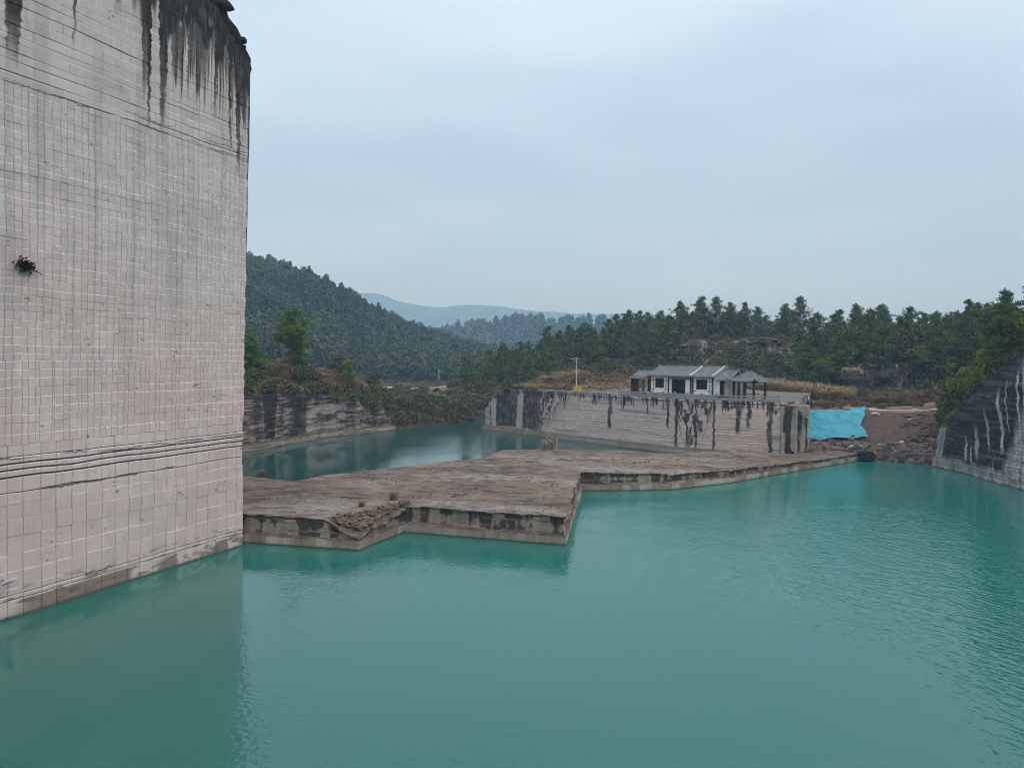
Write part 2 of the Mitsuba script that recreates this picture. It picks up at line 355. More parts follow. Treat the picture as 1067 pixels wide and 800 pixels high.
def bank_color(p, n, uv):
    x, y, z = p.x, p.y, p.z
    s = (x + 38.3) * 0.35 + (y - 112) * 0.93
    f = fbm(x * 2, y * 2, z * 2, 3)
    lay = 0.55 * fbm(s * 0.5, z * 3.4, 1.0, 3) + 0.45 * fbm(s * 0.9, z * 0.25, 8.0, 3)
    c = mix((0.27, 0.215, 0.19), (0.065, 0.054, 0.05), smoothstep(0.38, 0.62, lay))
    c = mix(c, (0.03, 0.027, 0.026), 0.8 * smoothstep(0.62, 0.7, fbm(s * 0.35, z * 5.5, 2.0, 2)))
    c = mix(c, (0.36, 0.31, 0.285), 0.75 * smoothstep(0.56, 0.68, fbm(s * 0.28, z * 0.8, 6.0, 3)) * smoothstep(9, 14, s))
    st = smoothstep(0.40, 0.50, noise(s * 0.42 + 3.4, z * 0.05, 9.0) + 0.06 * (noise(s * 3.0, z * 0.8, 2.0) - 0.5) + 0.16 * smoothstep(14, 4, s))
    c = mix(c, (0.028, 0.026, 0.027), 0.86 * st * smoothstep(1.0, 1.6, z) * smoothstep(26, 13, s))
    c = mix(c, (0.30, 0.26, 0.22), 0.9 * smoothstep(1.0, 0.8, z))
    c = c * (0.7 + 0.6 * f)
    c = mix(c, (0.05, 0.045, 0.04), smoothstep(0.2, 0.0, z))
    return mix(c, mix((0.13, 0.10, 0.06), (0.06, 0.06, 0.03), f), smoothstep(0.6, 0.8, n.z))


mat('bank_stone', bank_color, rough=0.92, spec=0.15)


def ground_color(p, n, uv):
    x, y, z = p.x, p.y, p.z
    a = fbm(x * 0.09, y * 0.09, 1.0, 4)
    b = fbm(x * 0.8, y * 0.8, 5.0, 3)
    tan = mix((0.24, 0.165, 0.10), (0.14, 0.10, 0.065), b)
    grn = mix((0.045, 0.055, 0.025), (0.085, 0.085, 0.038), b)
    c = mix(tan, grn, smoothstep(0.46, 0.66, a + 0.25 * smoothstep(230, 300, y) + 0.22 * smoothstep(188, 215, y)))
    earth = mix((0.150, 0.092, 0.070), (0.085, 0.055, 0.045), fbm(x * 1.3, y * 1.3, z * 2, 4))
    inE = smoothstep(44, 47, x) * smoothstep(71, 66, x) * smoothstep(125.5, 123.5, y + 2 * b) * smoothstep(90, 96, y)
    c = mix(c, earth, inE)
    rock = mix((0.12, 0.10, 0.09), (0.055, 0.05, 0.047), fbm(x * 1.5, y * 1.5, z * 1.5, 4))
    rock = mix(rock, mix((0.20, 0.14, 0.085), (0.10, 0.075, 0.05), b), smoothstep(-8, -14, x))
    c = mix(c, rock, smoothstep(0.78, 0.6, n.z) * (1 - inE))
    field = 0.85 * smoothstep(205, 222, y) * smoothstep(310, 285, y) * smoothstep(-8, -14, x) * smoothstep(-70, -50, x)
    c = mix(c, mix((0.075, 0.078, 0.04), (0.14, 0.11, 0.065), a), field)
    return c * (0.75 + 0.5 * fbm(x * 2.3, y * 2.3, 2.0, 3))


mat('ground_soil', ground_color, rough=0.95, spec=0.1)
dmat('far_wood', lambda p, n, uv: mix((0.030, 0.042, 0.022), (0.055, 0.065, 0.032), fbm(p.x * 0.02, p.y * 0.02, p.z * 0.03, 4)))
mat('road_dust', lambda p, n, uv: mix((0.52, 0.46, 0.36), (0.40, 0.35, 0.27), fbm(p.x * 0.3, p.y * 0.3, 1.0, 3)))


def leafmat(name, c0, c1):
    return dmat(name, lambda p, n, uv: mix(c0, c1, uv.x) * (0.75 + 0.5 * uv.y))


leafmat('pine_dark', (0.058, 0.085, 0.026), (0.130, 0.168, 0.050))
leafmat('pine_green', (0.066, 0.108, 0.026), (0.148, 0.205, 0.050))
leafmat('leaf_bright', (0.092, 0.122, 0.020), (0.190, 0.225, 0.036))
leafmat('leaf_dull', (0.070, 0.076, 0.030), (0.135, 0.125, 0.055))
leafmat('grass_dry', (0.26, 0.185, 0.10), (0.42, 0.315, 0.18))
leafmat('grass_brown', (0.13, 0.085, 0.05), (0.25, 0.17, 0.10))
mat('bark', lambda p, n, uv: mix((0.10, 0.07, 0.055), (0.05, 0.04, 0.034), noise(p.x * 8, p.y * 8, p.z * 2)))
mat('rubble_stone', lambda p, n, uv: mix(mix((0.085, 0.058, 0.047), (0.19, 0.14, 0.115), uv.x), (0.40, 0.38, 0.36), smoothstep(0.972, 0.98, uv.x)) * (0.6 + 0.8 * fbm(p.x * 3, p.y * 3, p.z * 3, 3)))
mat('crag_stone', lambda p, n, uv: mix(mix((0.055, 0.046, 0.04), (0.24, 0.195, 0.17), smoothstep(0.5, 0.66, fbm(p.x * 0.9 + p.y * 0.5, p.z * 0.3, 3.0, 3))), (0.05, 0.05, 0.028), smoothstep(0.5, 0.8, n.z)) * (0.6 + 0.8 * fbm(p.x * 2, p.y * 2, p.z * 2, 3)))
mat('tarp_sheet', lambda p, n, uv: mix((0.03, 0.29, 0.40), (0.075, 0.38, 0.47), fbm(p.x * 0.6, p.y * 0.6, p.z * 0.6, 3)) * (0.72 + 0.4 * fbm(p.x * 1.4, p.z * 2.5, 2.0, 3)), rough=0.55, spec=0.4)
mat('white_plaster', lambda p, n, uv: (0.84 - 0.18 * smoothstep(0.5, 0.75, fbm(p.x * 1.5, p.y * 1.5, p.z * 0.9, 3))) * mi.Color3f(1, 0.985, 0.96))
mat('red_timber', lambda p, n, uv: mix((0.105, 0.040, 0.030), (0.055, 0.024, 0.020), noise(p.x * 6, p.y * 6, p.z * 1.2)))
mat('dark_timber', color=(0.022, 0.016, 0.015))
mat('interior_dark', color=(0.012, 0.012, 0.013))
mat('roof_tile', lambda p, n, uv: mix((0.265, 0.285, 0.305), (0.135, 0.145, 0.155), fbm(p.x * 1.7, p.y * 1.7, p.z * 2, 3)))
mat('ridge_mortar', color=(0.48, 0.47, 0.455))
mat('grey_stone', lambda p, n, uv: mix((0.33, 0.33, 0.325), (0.20, 0.196, 0.19), fbm(p.x * 1.4, p.y * 1.4, p.z * 3, 3)))
mat('yellow_paint', color=(0.60, 0.36, 0.015), rough=0.5, spec=0.4)
mat('pole_concrete', color=(0.46, 0.45, 0.42))
mat('white_paint', color=(0.75, 0.75, 0.74), rough=0.5)
mat('black_metal', color=(0.02, 0.02, 0.022), rough=0.5)
mat('dry_twig', color=(0.014, 0.011, 0.010))


def ripple(p, n, uv):
    x, y = p.x, p.y
    wind = smoothstep(6, 30, x + 0.10 * y - 6 * (fbm(x * 0.05, y * 0.05, 2.0, 2) - 0.5)) * smoothstep(90, 62, y)
    calm = 0.30 + 0.70 * smoothstep(0.40, 0.62, fbm(x * 0.035, y * 0.06, 7.0, 3))
    calm = calm * (1 - 0.65 * smoothstep(-11, -17, x + 0.15 * y - 7.0))
    a = x * 0.86 + y * 0.50
    b = -x * 0.50 + y * 0.86
    w = fbm(b * 1.8, a * 4.6 + 0.9 * noise(b * 0.5, a * 0.3, 4.0), 1.0, 2) * 0.034
    f = fbm(x * 5.2, y * 6.4, 3.0, 2) * 0.016
    l = noise(x * 0.35, y * 0.5, 6.0) * 0.022
    return w * (0.07 + 1.0 * wind) + (f + l) * calm


def lake_color(p, n, uv):
    t = fbm(p.x * 0.03, p.y * 0.03, 1.0, 2)
    c = mix((0.008, 0.118, 0.098), (0.012, 0.138, 0.114), t)
    pool = smoothstep(-1.5, 2.5, p.y - 89.5 - 0.74 * p.x) * smoothstep(38, 32, p.x)       # darker water colour in the pool behind the ledge
    return mix(c, (0.006, 0.045, 0.040), pool)


scene['lake_water'] = {'type': 'bumpmap', 'scale': 1.0, 'arbitrary': proc(ripple, eps=0.02),
                       'bsdf': {'type': 'principled', 'base_color': proc(lake_color), 'roughness': 0.05, 'specular': 0.48}}

# ------------------------------------------------------------------ ground sheet
BASIN = Polygon([(-80, 8), (-70, 60), (-46, 100), (-38.5, 112), (-33.5, 132), (-27, 142), (-21.2, 150.6), (-14, 163), (-7.5, 175), (-3.5, 174), (-2, 156), (12, 140),
                 (30, 122), (40, 115), (44, 114), (49, 109.0), (56.5, 104), (60, 100), (62, 60), (60, 30), (50, 8)])
CTRL = np.array([(-60, 60, 12), (-45, 120, 11.4), (-40, 131, 13.4), (-35.5, 143, 11.2), (-27, 155, 6.2), (-19, 167, 3.8), (-10, 182, 2.8), (-2, 185, 4), (-60, 110, 12), (-60, 160, 10),
                 (-3, 205, 7), (4, 172, 6.5), (8, 176, 8.6), (14, 170, 9.3), (20, 166, 8.4), (30, 150, 8.2), (45, 135, 8.0), (44, 126, 6.9), (50, 124, 6.6), (56, 121.5, 6.5), (63, 117, 6.6), (75, 122, 9),
                 (62, 140, 6.8), (74, 150, 7.5), (92, 150, 12), (46, 200, 18), (66, 200, 17.5), (30, 186, 12), (41, 178, 10.5), (55, 172, 10), (66, 178, 11.5), (52, 190, 16.2), (14, 200, 13), (-8, 200, 8),
                 (60, 165, 8), (-28, 230, 4.2), (-8, 230, 5.0), (-45, 230, 4.4), (-22, 300, 3.6), (-60, 280, 5), (-34, 260, 3.6), (10, 240, 12), (30, 240, 15), (60, 250, 18),
                 (-152, 450, 66), (-130, 450, 62.5), (-108, 450, 53), (-90, 450, 43), (-79, 450, 34.5), (-70, 450, 29), (-52, 450, 24), (-24, 450, 10), (0, 450, 9), (40, 450, 14),
                 (-120, 340, 28), (-80, 340, 15), (-45, 350, 7), (-10, 350, 7), (-100, 250, 14), (-70, 220, 8.5), (-150, 330, 45), (-250, 450, 82), (-150, 620, 50), (-70, 600, 22), (0, 600, 12),
                 (86, 150, 13), (100, 110, 20), (67, 106, 10.5), (65, 100, 12.2), (66, 92, 14.5), (66, 84, 17), (72, 70, 22), (66, 55, 22), (60, 112, 6.6), (120, 200, 20), (150, 300, 24), (90, 190, 17),
                 (100, 60, 26), (70, 20, 18), (40, 0, 12), (0, 0, 11.6), (0, -40, 12), (-40, -10, 12), (-70, 20, 14), (80, -40, 14), (-80, -50, 14), (-120, 60, 16), (-120, 120, 16), (200, 100, 24), (0, 900, 12), (250, 600, 22), (-350, 700, 50), (-300, 200, 30)], float)
for k in range(24):
    a = 2 * np.pi * k / 24
    CTRL = np.vstack([CTRL, [1500 * np.cos(a), 1500 * np.sin(a), 14]])
_rbf = RBFInterpolator(CTRL[:, :2], CTRL[:, 2], kernel='linear', neighbors=24, smoothing=0.0)


def H(x, y):
    P = np.stack([np.ravel(x), np.ravel(y)], 1).astype(float)
    z = np.full(len(P), 12.0)
    r = np.hypot(P[:, 0], P[:, 1])
    near = r < 1400
    z[near] = _rbf(P[near])
    rr = np.clip((r - 900) / 500, 0, 1)
    z = z * (1 - rr) + 12 * rr
    amp = 0.5 + 1.2 * np.clip((P[:, 1] - 150) / 150, 0, 1) + 5 * np.clip((r - 300) / 300, 0, 1)
    z = z + amp * N2(P[:, 0], P[:, 1], 0.11, 3) + 0.5 * amp * N2(P[:, 0], P[:, 1], 0.028, 4)
    bx = r < 260
    d = np.full(len(P), 999.0)
    pts = shapely.points(P[bx])
    d[bx] = shapely.distance(BASIN, pts) - np.where(shapely.contains(BASIN, pts), 5, 0)
    slope = np.where((P[:, 0] > 40) & (P[:, 1] > 90), 0.62, np.where(P[:, 0] < -10, 1.6, 1.25))
    z = np.minimum(z, -1.0 + slope * d + 0.5 * N2(P[:, 0], P[:, 1], 0.4, 8))
    return np.maximum(z, -5).reshape(np.shape(x))


_hx, _hy = np.arange(-70, 115.1, 1.0), np.arange(50, 262.1, 1.0)
_hg = H(*np.meshgrid(_hx, _hy))


def h1(x, y):
    """ground height at one point, from a grid where there is one"""
    i, j = (x + 70), (y - 50)
    if not (0 <= i < len(_hx) - 1 and 0 <= j < len(_hy) - 1): return float(H(np.array([x]), np.array([y]))[0])
    a, b = int(i), int(j); u, v = i - a, j - b
    return float((_hg[b, a] * (1 - u) + _hg[b, a + 1] * u) * (1 - v) + (_hg[b + 1, a] * (1 - u) + _hg[b + 1, a + 1] * u) * v)


gx, gy = np.meshgrid(np.arange(-95, 112, 1.25), np.arange(-25, 262, 1.25))
pts = [np.stack([gx.ravel(), gy.ravel()], 1) + R.uniform(-0.3, 0.3, (gx.size, 2))]
rad = 285 * 1.045 ** np.arange(75)
for r_ in rad[rad < 8500]:
    n = int(np.clip(2 * np.pi * r_ / max(5.0, 0.04 * r_), 60, 500))
    a = np.arange(n) * 2 * np.pi / n + R.uniform(0, 1)
    pts.append(np.stack([r_ * np.cos(a), 118 + r_ * np.sin(a)], 1))
for gx, gy in (np.meshgrid(np.arange(-280, 290, 6.0), np.arange(-160, 400, 6.0)),):
    q = np.stack([gx.ravel(), gy.ravel()], 1)
    out = (q[:, 0] < -97) | (q[:, 0] > 114) | (q[:, 1] < -27) | (q[:, 1] > 264)
    out &= np.hypot(q[:, 0], q[:, 1] - 118) < 282
    pts.append(q[out])
pts = np.vstack(pts)
gz = H(pts[:, 0], pts[:, 1])
tri = Delaunay(pts).simplices
ground = trimesh.Trimesh(np.column_stack([pts, gz]), tri, process=False)
f = ground.faces.copy(); f[ground.face_normals[:, 2] < 0] = f[ground.face_normals[:, 2] < 0][:, ::-1]
ground = (ground.vertices, f)
single('ground', ground, 'ground_soil', 'brown and green open ground of banks and slopes round the quarry lake', 'ground', kind='structure', smooth=True)

wp = np.array(BASIN.buffer(4).exterior.coords)[:-1]
wt = trimesh.creation.triangulate_polygon(BASIN.buffer(4).simplify(0.5), engine='earcut')
wv = np.column_stack([wt[0], np.zeros(len(wt[0]))])
wf = np.array(wt[1]); e = np.cross(wv[wf[:, 1]] - wv[wf[:, 0]], wv[wf[:, 2]] - wv[wf[:, 0]])[:, 2]; wf[e < 0] = wf[e < 0][:, ::-1]
single('lake', (wv, wf), 'lake_water', 'opaque turquoise lake filling the quarry', 'lake', kind='structure', uv=wv[:, :2])


# ------------------------------------------------------------------ far ranges
def range_mesh(name, pts, depth, label, seed, rough, bsdf='far_wood'):
    P = np.array(pts, float)
    n = 260
    u = np.linspace(0, 1, n)
    L = np.concatenate([[0], np.cumsum(np.hypot(np.diff(P[:, 0]), np.diff(P[:, 1])))]); L /= L[-1]
    x, y, z = (np.interp(u, L, P[:, k]) for k in range(3))
    z = z + rough * N2(u * 40, 0, 1.0, seed, 5) * 2
    rows = []
    for t in np.linspace(-1, 1, 25):
        k = (1 - abs(t)) ** 1.15
        rows.append(np.column_stack([x + depth * 0.15 * N2(u * 12, t * 3, 1, seed + 1), y + depth * t + depth * 0.1 * N2(u * 9, t * 4, 1, seed + 2), 5 + (z - 5) * k * (1 + 0.35 * (1 - k) * N2(u * 30, t * 4, 1, seed + 3))]))
    V = np.array(rows).reshape(-1, 3)
    i, j = np.meshgrid(np.arange(24), np.arange(n - 1), indexing='ij')
    a = i * n + j
    q = np.stack([a, a + 1, a + n + 1, a + n], -1).reshape(-1, 4)
    single(name, (V, q), bsdf, label, 'hill', kind='structure', smooth=True)
    return np.column_stack([x, y, z])


range_mesh('mountain', [(-2200, 3700, 220), (-1300, 3500, 300), (-800, 3500, 318), (-590, 3500, 302), (-520, 3500, 272), (-452, 3500, 262), (-350, 3500, 252), (-235, 3500, 264), (-150, 3500, 266), (-60, 3500, 258), (25, 3500, 248), (250, 3500, 228), (500, 3500, 233),
                        (718, 3500, 205), (1065, 3500, 200), (1368, 3500, 201), (2300, 3600, 190)], 700, 'hazy blue mountain range farthest back on the horizon', 31, 9)
mid = range_mesh('hill', [(-330, 1050, 30), (-200, 1000, 36), (-98, 1000, 47), (-42, 1000, 58), (19, 1000, 65), (81, 1000, 63), (131, 1000, 60), (260, 1000, 52), (500, 1050, 40)], 190, 'wooded blue-green ridge with a row of trees on its crest, behind the tree belt', 37, 2)

# ------------------------------------------------------------------ left cliff
CTOP_S = [-2, 0, 0.5, 1.2, 1.8, 2.4, 3.5, 6, 12, 50]
CTOP_Z = [33.6, 34.6, 35.5, 36.2, 36.7, 37.2, 37.8, 39.4, 42.2, 46]


def ctop(s): return np.interp(s, CTOP_S, CTOP_Z)


def cU(s, z): return 0.55 * N2(s, z, 0.10, 21, 2) + 0.10 * N2(s, z, 0.5, 22, 2) + 0.019 * np.asarray(z)


def cpos(s, z, d):
    s, z, d = np.broadcast_arrays(s, z, d)
    d = d + cU(s, z)
    return np.stack([CE[0] + CD[0] * s + CN[0] * d, CE[1] + CD[1] * s + CN[1] * d, z], -1)


def blocks(S0, S1, Z0, Z1, gs, gzl, proud, rise):
    """bevelled stones cut proud of the face: vertices, faces, uv (tone, pale arris) for arrays of cells"""
    n = len(S0)
    def wob(s, z): return 0.11 * N2(s * 0.5, z * 1.1, 1, 24, 3), 0.26 * N2(s * 0.5, z * 0.8, 1, 25, 4)
    tone = R.uniform(0, 1, n)
    def corner(s, z, ds, dz, d):
        a, b = wob(s, z)
        return cpos(s + a + ds, z + b + dz, d)
    bv = 0.022
    cs = [(S0, Z0, 1, 1), (S1, Z0, -1, 1), (S1, Z1, -1, -1), (S0, Z1, 1, -1)]
    tilt = [rise * R.uniform(-1, 1, n) for _ in range(4)]
    base = [corner(s, z, a * gs / 2, b * gzl / 2, -0.14 + 0 * s) for s, z, a, b in cs]
    outer = [corner(s, z, a * gs / 2, b * gzl / 2, proud - 0.022 + t) for (s, z, a, b), t in zip(cs, tilt)]
    inner = [corner(s, z, a * (gs / 2 + bv), b * (gzl / 2 + bv), proud + t) for (s, z, a, b), t in zip(cs, tilt)]
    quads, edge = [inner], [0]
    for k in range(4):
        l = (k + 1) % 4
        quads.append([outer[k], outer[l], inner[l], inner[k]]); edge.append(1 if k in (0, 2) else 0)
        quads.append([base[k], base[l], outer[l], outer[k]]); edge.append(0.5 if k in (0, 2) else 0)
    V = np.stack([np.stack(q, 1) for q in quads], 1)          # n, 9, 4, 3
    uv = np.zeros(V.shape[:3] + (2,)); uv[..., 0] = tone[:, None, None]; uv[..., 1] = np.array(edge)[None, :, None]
    q = np.arange(9 * 4).reshape(9, 4)
    return V.reshape(n, 36, 3), q[:, ::-1], uv.reshape(n, 36, 2)


cliff = thing('cliff', 'tall pinkish grey hand-cut rock face with black streaks from its top, on the left', 'cliff', kind='structure')
o = [tuple(CE), tuple(CE + np.array([-CN[0], -CN[1]]) * 26), tuple(CE - CN * 26 + CD * 62), tuple(CE + CD * 62)]


def cdisp(P, Z, zt, S):
    s = (P - CE) @ CD
    d = (P - CE) @ CN
    front = d > -0.3
    rough = 0.5 * N3(np.concatenate([P, Z[..., None]], -1), 0.6, 5) + 1.3 * np.clip((Z - zt + 1.6) / 1.6, 0, 1) * N3(np.concatenate([P, Z[..., None]], -1), 1.3, 6)
    return np.where(front, cU(s, Z) - 0.10 + np.where(Z > zt - 1.0, rough * 0.9 + 0.1, 0), rough - 0.15)


body = slab(o, lambda x, y: ctop((np.stack([x, y], -1) - CE) @ CD) + 1.1 * N2(x, y, 1.6, 7), -4.0, 0.45, 110, cdisp, 1.2, lambda x, y: 0.8 * N2(x, y, 0.5, 9))
part(cliff, 'rock_body', body, 'joint_backing')
rows_low = [-0.35, 0.93, 1.22, 1.55, 2.4, 3.3, 4.2, 5.1, 5.85, 6.45, 7.25, 7.6, 7.92, 8.3, 8.9]
V, F, UVs = [], None, []
colA = np.arange(0.75, 21.5, 0.93); colA = colA + 0.05 * R.standard_normal(len(colA))
colB = np.arange(0.4, 24, 0.40); colB = colB + 0.07 * R.standard_normal(len(colB))
colC = np.arange(0.45, 24, 0.43); colC = colC + 0.03 * R.standard_normal(len(colC))
nlow = 0
for k in range(len(rows_low) - 1):
    z0, z1 = rows_low[k], rows_low[k + 1]
    g = 0.10 if z0 in (6.45, 7.25, 7.6, 7.92, 0.93) else 0.006
    st = np.concatenate([[R.uniform(0.0, 0.12)], colA])
    v, F, uv = blocks(st[:-1], st[1:], np.full(len(st) - 1, z0), np.full(len(st) - 1, z1), 0.026, g, 0.007 * R.standard_normal() + 0.008 * R.standard_normal(len(st) - 1), 0.005)
    for i in range(len(v)):
        if nlow < 298:
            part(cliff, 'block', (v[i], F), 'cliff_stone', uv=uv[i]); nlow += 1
        else:
            V.append(v[i:i + 1]); UVs.append(uv[i:i + 1])
    st = np.arange(st[-1], 46, 1.4)
    v, F, uv = blocks(st[:-1], st[1:], np.full(len(st) - 1, z0), np.full(len(st) - 1, z1), 0.042, g, 0.02 * R.standard_normal(len(st) - 1), 0.008)
    V.append(v); UVs.append(uv)
z = 8.9
while z < 45:
    if z < 13: h, w, jit = R.uniform(0.42, 0.62), 0.40, 0.06
    elif z < 27.3: h, w, jit = R.uniform(0.36, 0.46), 0.43, 0.022
    else: h, w, jit = R.uniform(0.36, 0.62), 0.52, 0.02
    g = 0.07 if abs(z - 27.5) < 0.5 or (z > 27 and R.uniform() < 0.12) else 0.005
    if z < 27.3:
        cc = colB if z < 13 else colC; st = np.concatenate([[R.uniform(0, 0.1)], cc + 0.012 * R.standard_normal(len(cc))])
        st = np.concatenate([st, np.arange(st[-1] + 1, 46, 1.3)])
        gs = 0.022
    else:
        a = np.arange(0.5, max(0.6, 8.5 - (z - 27.5) * 0.25), w); b = np.cumsum(R.uniform(1.5, 5, 30)) + a[-1]
        st = np.concatenate([[R.uniform(0, 0.1)], a, b[b < 46]])
        gs = 0.014
    m = 0.5 * (st[1:] + st[:-1]); ok = z + h < ctop(np.minimum(m, st[:-1])) - 0.55
    if ok.any():
        v, F, uv = blocks(st[:-1][ok], st[1:][ok], np.full(ok.sum(), z), np.full(ok.sum(), z + h), gs, g, 0.005 * R.standard_normal() + 0.006 * R.standard_normal(ok.sum()), 0.004)
        V.append(v); UVs.append(uv)
    z += h
V, UVs = np.vstack(V), np.vstack(UVs)
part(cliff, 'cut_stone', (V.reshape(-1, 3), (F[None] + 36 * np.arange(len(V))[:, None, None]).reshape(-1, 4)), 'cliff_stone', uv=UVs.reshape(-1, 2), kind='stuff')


g_ = np.random.default_rng(5)
for k in range(26):
    s_ = g_.uniform(0.45, 6.0); w_ = g_.uniform(0.2, 0.5) * min(1.0, 0.5 + 0.25 * s_)
    m = trimesh.creation.icosphere(subdivisions=2); v = np.array(m.vertices); v = np.sign(v) * np.abs(v) ** 0.6
    v = v * (1 + 0.7 * N3(v + k, 1.4, k, 3))[:, None] * [w_ * 1.3, w_ * 1.1, w_ * 0.55]
    part(cliff, 'rim_rock', (v + cpos(np.array(s_), np.array(float(ctop(s_)) - g_.uniform(-0.25, 0.35)), np.array(g_.uniform(-0.9, -0.25))), m.faces), 'dark_stone')

# ------------------------------------------------------------------ rock ledge in the lake
LEDGE = [(-24, 57.6), (-19.5, 56.4), (-10.8, 54.4), (-8.45, 60.4), (4.0, 56.6), (7.3, 80.6), (12, 81.1), (17.1, 82), (24.7, 87), (30.8, 92.6), (40, 100.6), (48.9, 108.4), (47.5, 111.5), (42.6, 113.5), (38, 111), (27.6, 108.6), (20, 103.0),
         (14, 105.6), (5.4, 103.8), (-1.0, 98.6), (-2.2, 95), (-3.7, 90.4), (-18.2, 75.7), (-20.2, 71.4), (-25.5, 74.6), (-44, 82), (-46, 66)]


def ledge_top(x, y):
    x, y = np.asarray(x, float), np.asarray(y, float)
    z = 2.12 + 0 * x - 1.12 * np.clip((x - 3) / 38, 0, 1) - 0.35 * np.clip((y - 98) / 8, 0, 1) * (x < 30)
    d = (x + 13.2) * 0.795 - (y - 55.2) * 0.606
    d = np.where((x < -8.2) & (y < 62.5), np.clip(d, 0, 3), 0)
    z = z - 0.50 * d
    d2 = np.clip((4.6 - x) / 0.9, 0, 1)
    return z + 0.10 * N2(x, y, 0.8, 41) + 0.05 * np.floor(4 * (N2(x, y, 0.2, 42) + 0.5)) - 0.1


def ledge_disp(P, Z, zt, S):
    p3 = np.concatenate([P, Z[..., None]], -1)
    col = np.floor(S / 0.55); rnd = ((np.sin(col * 91.7) * 43758.5) % 1) - 0.5
    lay = np.floor(Z / 0.27); rl = ((np.sin(lay * 37.1 + np.floor(S / 4) * 11.3) * 9758.5) % 1) - 0.5
    return (0.10 * N3(p3, 1.2, 43) + 0.07 * rl * (Z > 0.62) + 0.05 * rnd * (Z > 0.62) + 0.14 * (Z < 0.66) - 0.14 * np.clip((Z - 0.66) / 0.2, 0, 1) + 0.20 * (zt - Z < 0.14) + 0.55 * (zt - Z < 0.16) * N3(p3, 0.9, 47) + 0.35 * (zt - Z < 0.45) * np.minimum(N3(p3, 0.6, 49), 0)
            - 0.10 * (np.abs((S / 1.1) % 1 - 0.5) < 0.05) * (Z > 0.62))


def ledge_tn(x, y):
    l = N2(x * 0.5, y * 1.4, 1.0, 45, 4)
    return 0.14 * l + 0.10 * N2(x, y, 2.2, 46, 3)


ledge = thing('rock_ledge', 'low brown flat-topped rock ledge jutting into the turquoise lake', 'rock ledge', kind='structure')
part(ledge, 'rock_body', slab(LEDGE, ledge_top, -3.0, 0.22, 44, ledge_disp, 0.42, ledge_tn, tpow=0.62), 'ledge_stone')
# loose broken slabs lying on the collapsed corner and along the top
sl_v = []
for k in range(560):
    if k < 520:
        t = R.uniform(0, 1); w_ = R.uniform(0.1, 2.5 * min(1.0, 1.9 * (1 - t) + 0.05, 2.6 * t + 0.2))
        x, y = -13.2 + 4.8 * t + 0.795 * w_, 55.2 + 6.3 * t - 0.606 * w_
    else:
        x, y = R.uniform(-20, 30), R.uniform(58, 104)
    if not shapely.contains_xy(Polygon(LEDGE).buffer(-0.5), x, y): continue
    if x < -18.5 and y < 60: continue
    a = np.array([R.uniform(.12, .5), R.uniform(.1, .28), R.uniform(.03, .10)]) * (1.0 if k < 520 else 0.5)
    m = trimesh.creation.box(a * 2); m.vertices += R.uniform(-.25, .25, m.vertices.shape) * a
    m.apply_transform(trimesh.transformations.euler_matrix(R.uniform(-.25, .25), R.uniform(-.25, .25) + (0.35 if k < 520 else 0), R.uniform(0, 3.1)))
    m.apply_translation([x, y, float(ledge_top(x, y)) + 0.05]); sl_v.append(m)
lm = cat(sl_v)
mat('slab_stone', lambda p, n, uv: mix((0.27, 0.195, 0.15), (0.13, 0.092, 0.072), fbm(p.x * 2, p.y * 2, p.z * 4, 3)))
part(ledge, 'loose_slab', lm, 'slab_stone', kind='stuff')

# ------------------------------------------------------------------ plateau with the sawn wall
PLAT = [(-5.3, 152.5), (2.6, 142.5), (11, 132), (24.5, 115.5), (31.5, 110.6), (37.3, 107.2), (41.6, 111.6), (44, 118), (52, 134), (40, 162), (14, 176), (2, 172)]


def plat_top(x, y):
    x, y = np.asarray(x, float), np.asarray(y, float)
    s = (x + 5.3) * 0.63 - (y - 152.5) * 0.776
    z = 8.15 + 0.42 * np.clip((y - 150 + 0.95 * (x - 0)) / 14 - 0.3, 0, 1)
    front = -(x + 5.3) * 0.776 - (y - 152.5) * 0.63
    z = z - np.clip((6.2 - s) / 6.2, 0, 1.2) * 4.0 * np.clip(1.3 + front / 14, 0, 1)
    return z + 0.12 * N2(x, y, 0.7, 51)


def plat_disp(P, Z, zt, S):
    p3 = np.concatenate([P, Z[..., None]], -1)
    lay = np.floor(Z / 0.38); rl = ((np.sin(lay * 37.1 + np.floor(S / 9) * 3.3) * 9758.5) % 1) - 0.5
    left = np.clip((16 - S) / 6, 0, 1)
    col = np.floor(S / 1.7); rc = ((np.sin(col * 71.3) * 4758.5) % 1) - 0.5
    return 0.25 * N3(p3, 0.25, 52) + 0.10 * N3(p3, 1.3, 53) + 0.05 * rl - 0.05 * (((Z / 0.38) % 1) < 0.16) + left * (0.8 * rc) + 0.9 * np.clip(1 - Z / 1.0, 0, 1.3) + 0.15 * (zt - Z < 0.25)


plateau = thing('plateau', 'sawn stone platform with pink coursed wall and black hanging stains, carrying the house', 'stone platform', kind='structure')
part(plateau, 'rock_body', slab(PLAT, plat_top, -3.0, 0.30, 90, plat_disp, 0.8, lambda x, y: 0.10 * N2(x, y, 0.6, 55)), 'plateau_stone')
mat('end_stone', endface_color)
# buttress of striped rock at the wall's right end
q = [(37.55, 106.85), (39.2, 107.6), (42.6, 111.4), (42.2, 113.2), (40.5, 111.6), (38.2, 109.0)]
part(plateau, 'striped_end', slab(q, lambda x, y: 7.6 + 0.4 * N2(x, y, 0.9, 56), -2.0, 0.25, 36, lambda P, Z, zt, S: 0.5 * N2(S, Z, 0.9, 57) + 0.3 * np.sign(N2(S, Z * .1, 1.1, 58)), 0.5, lambda x, y: 0.3 * N2(x, y, 1, 59)), 'end_stone')

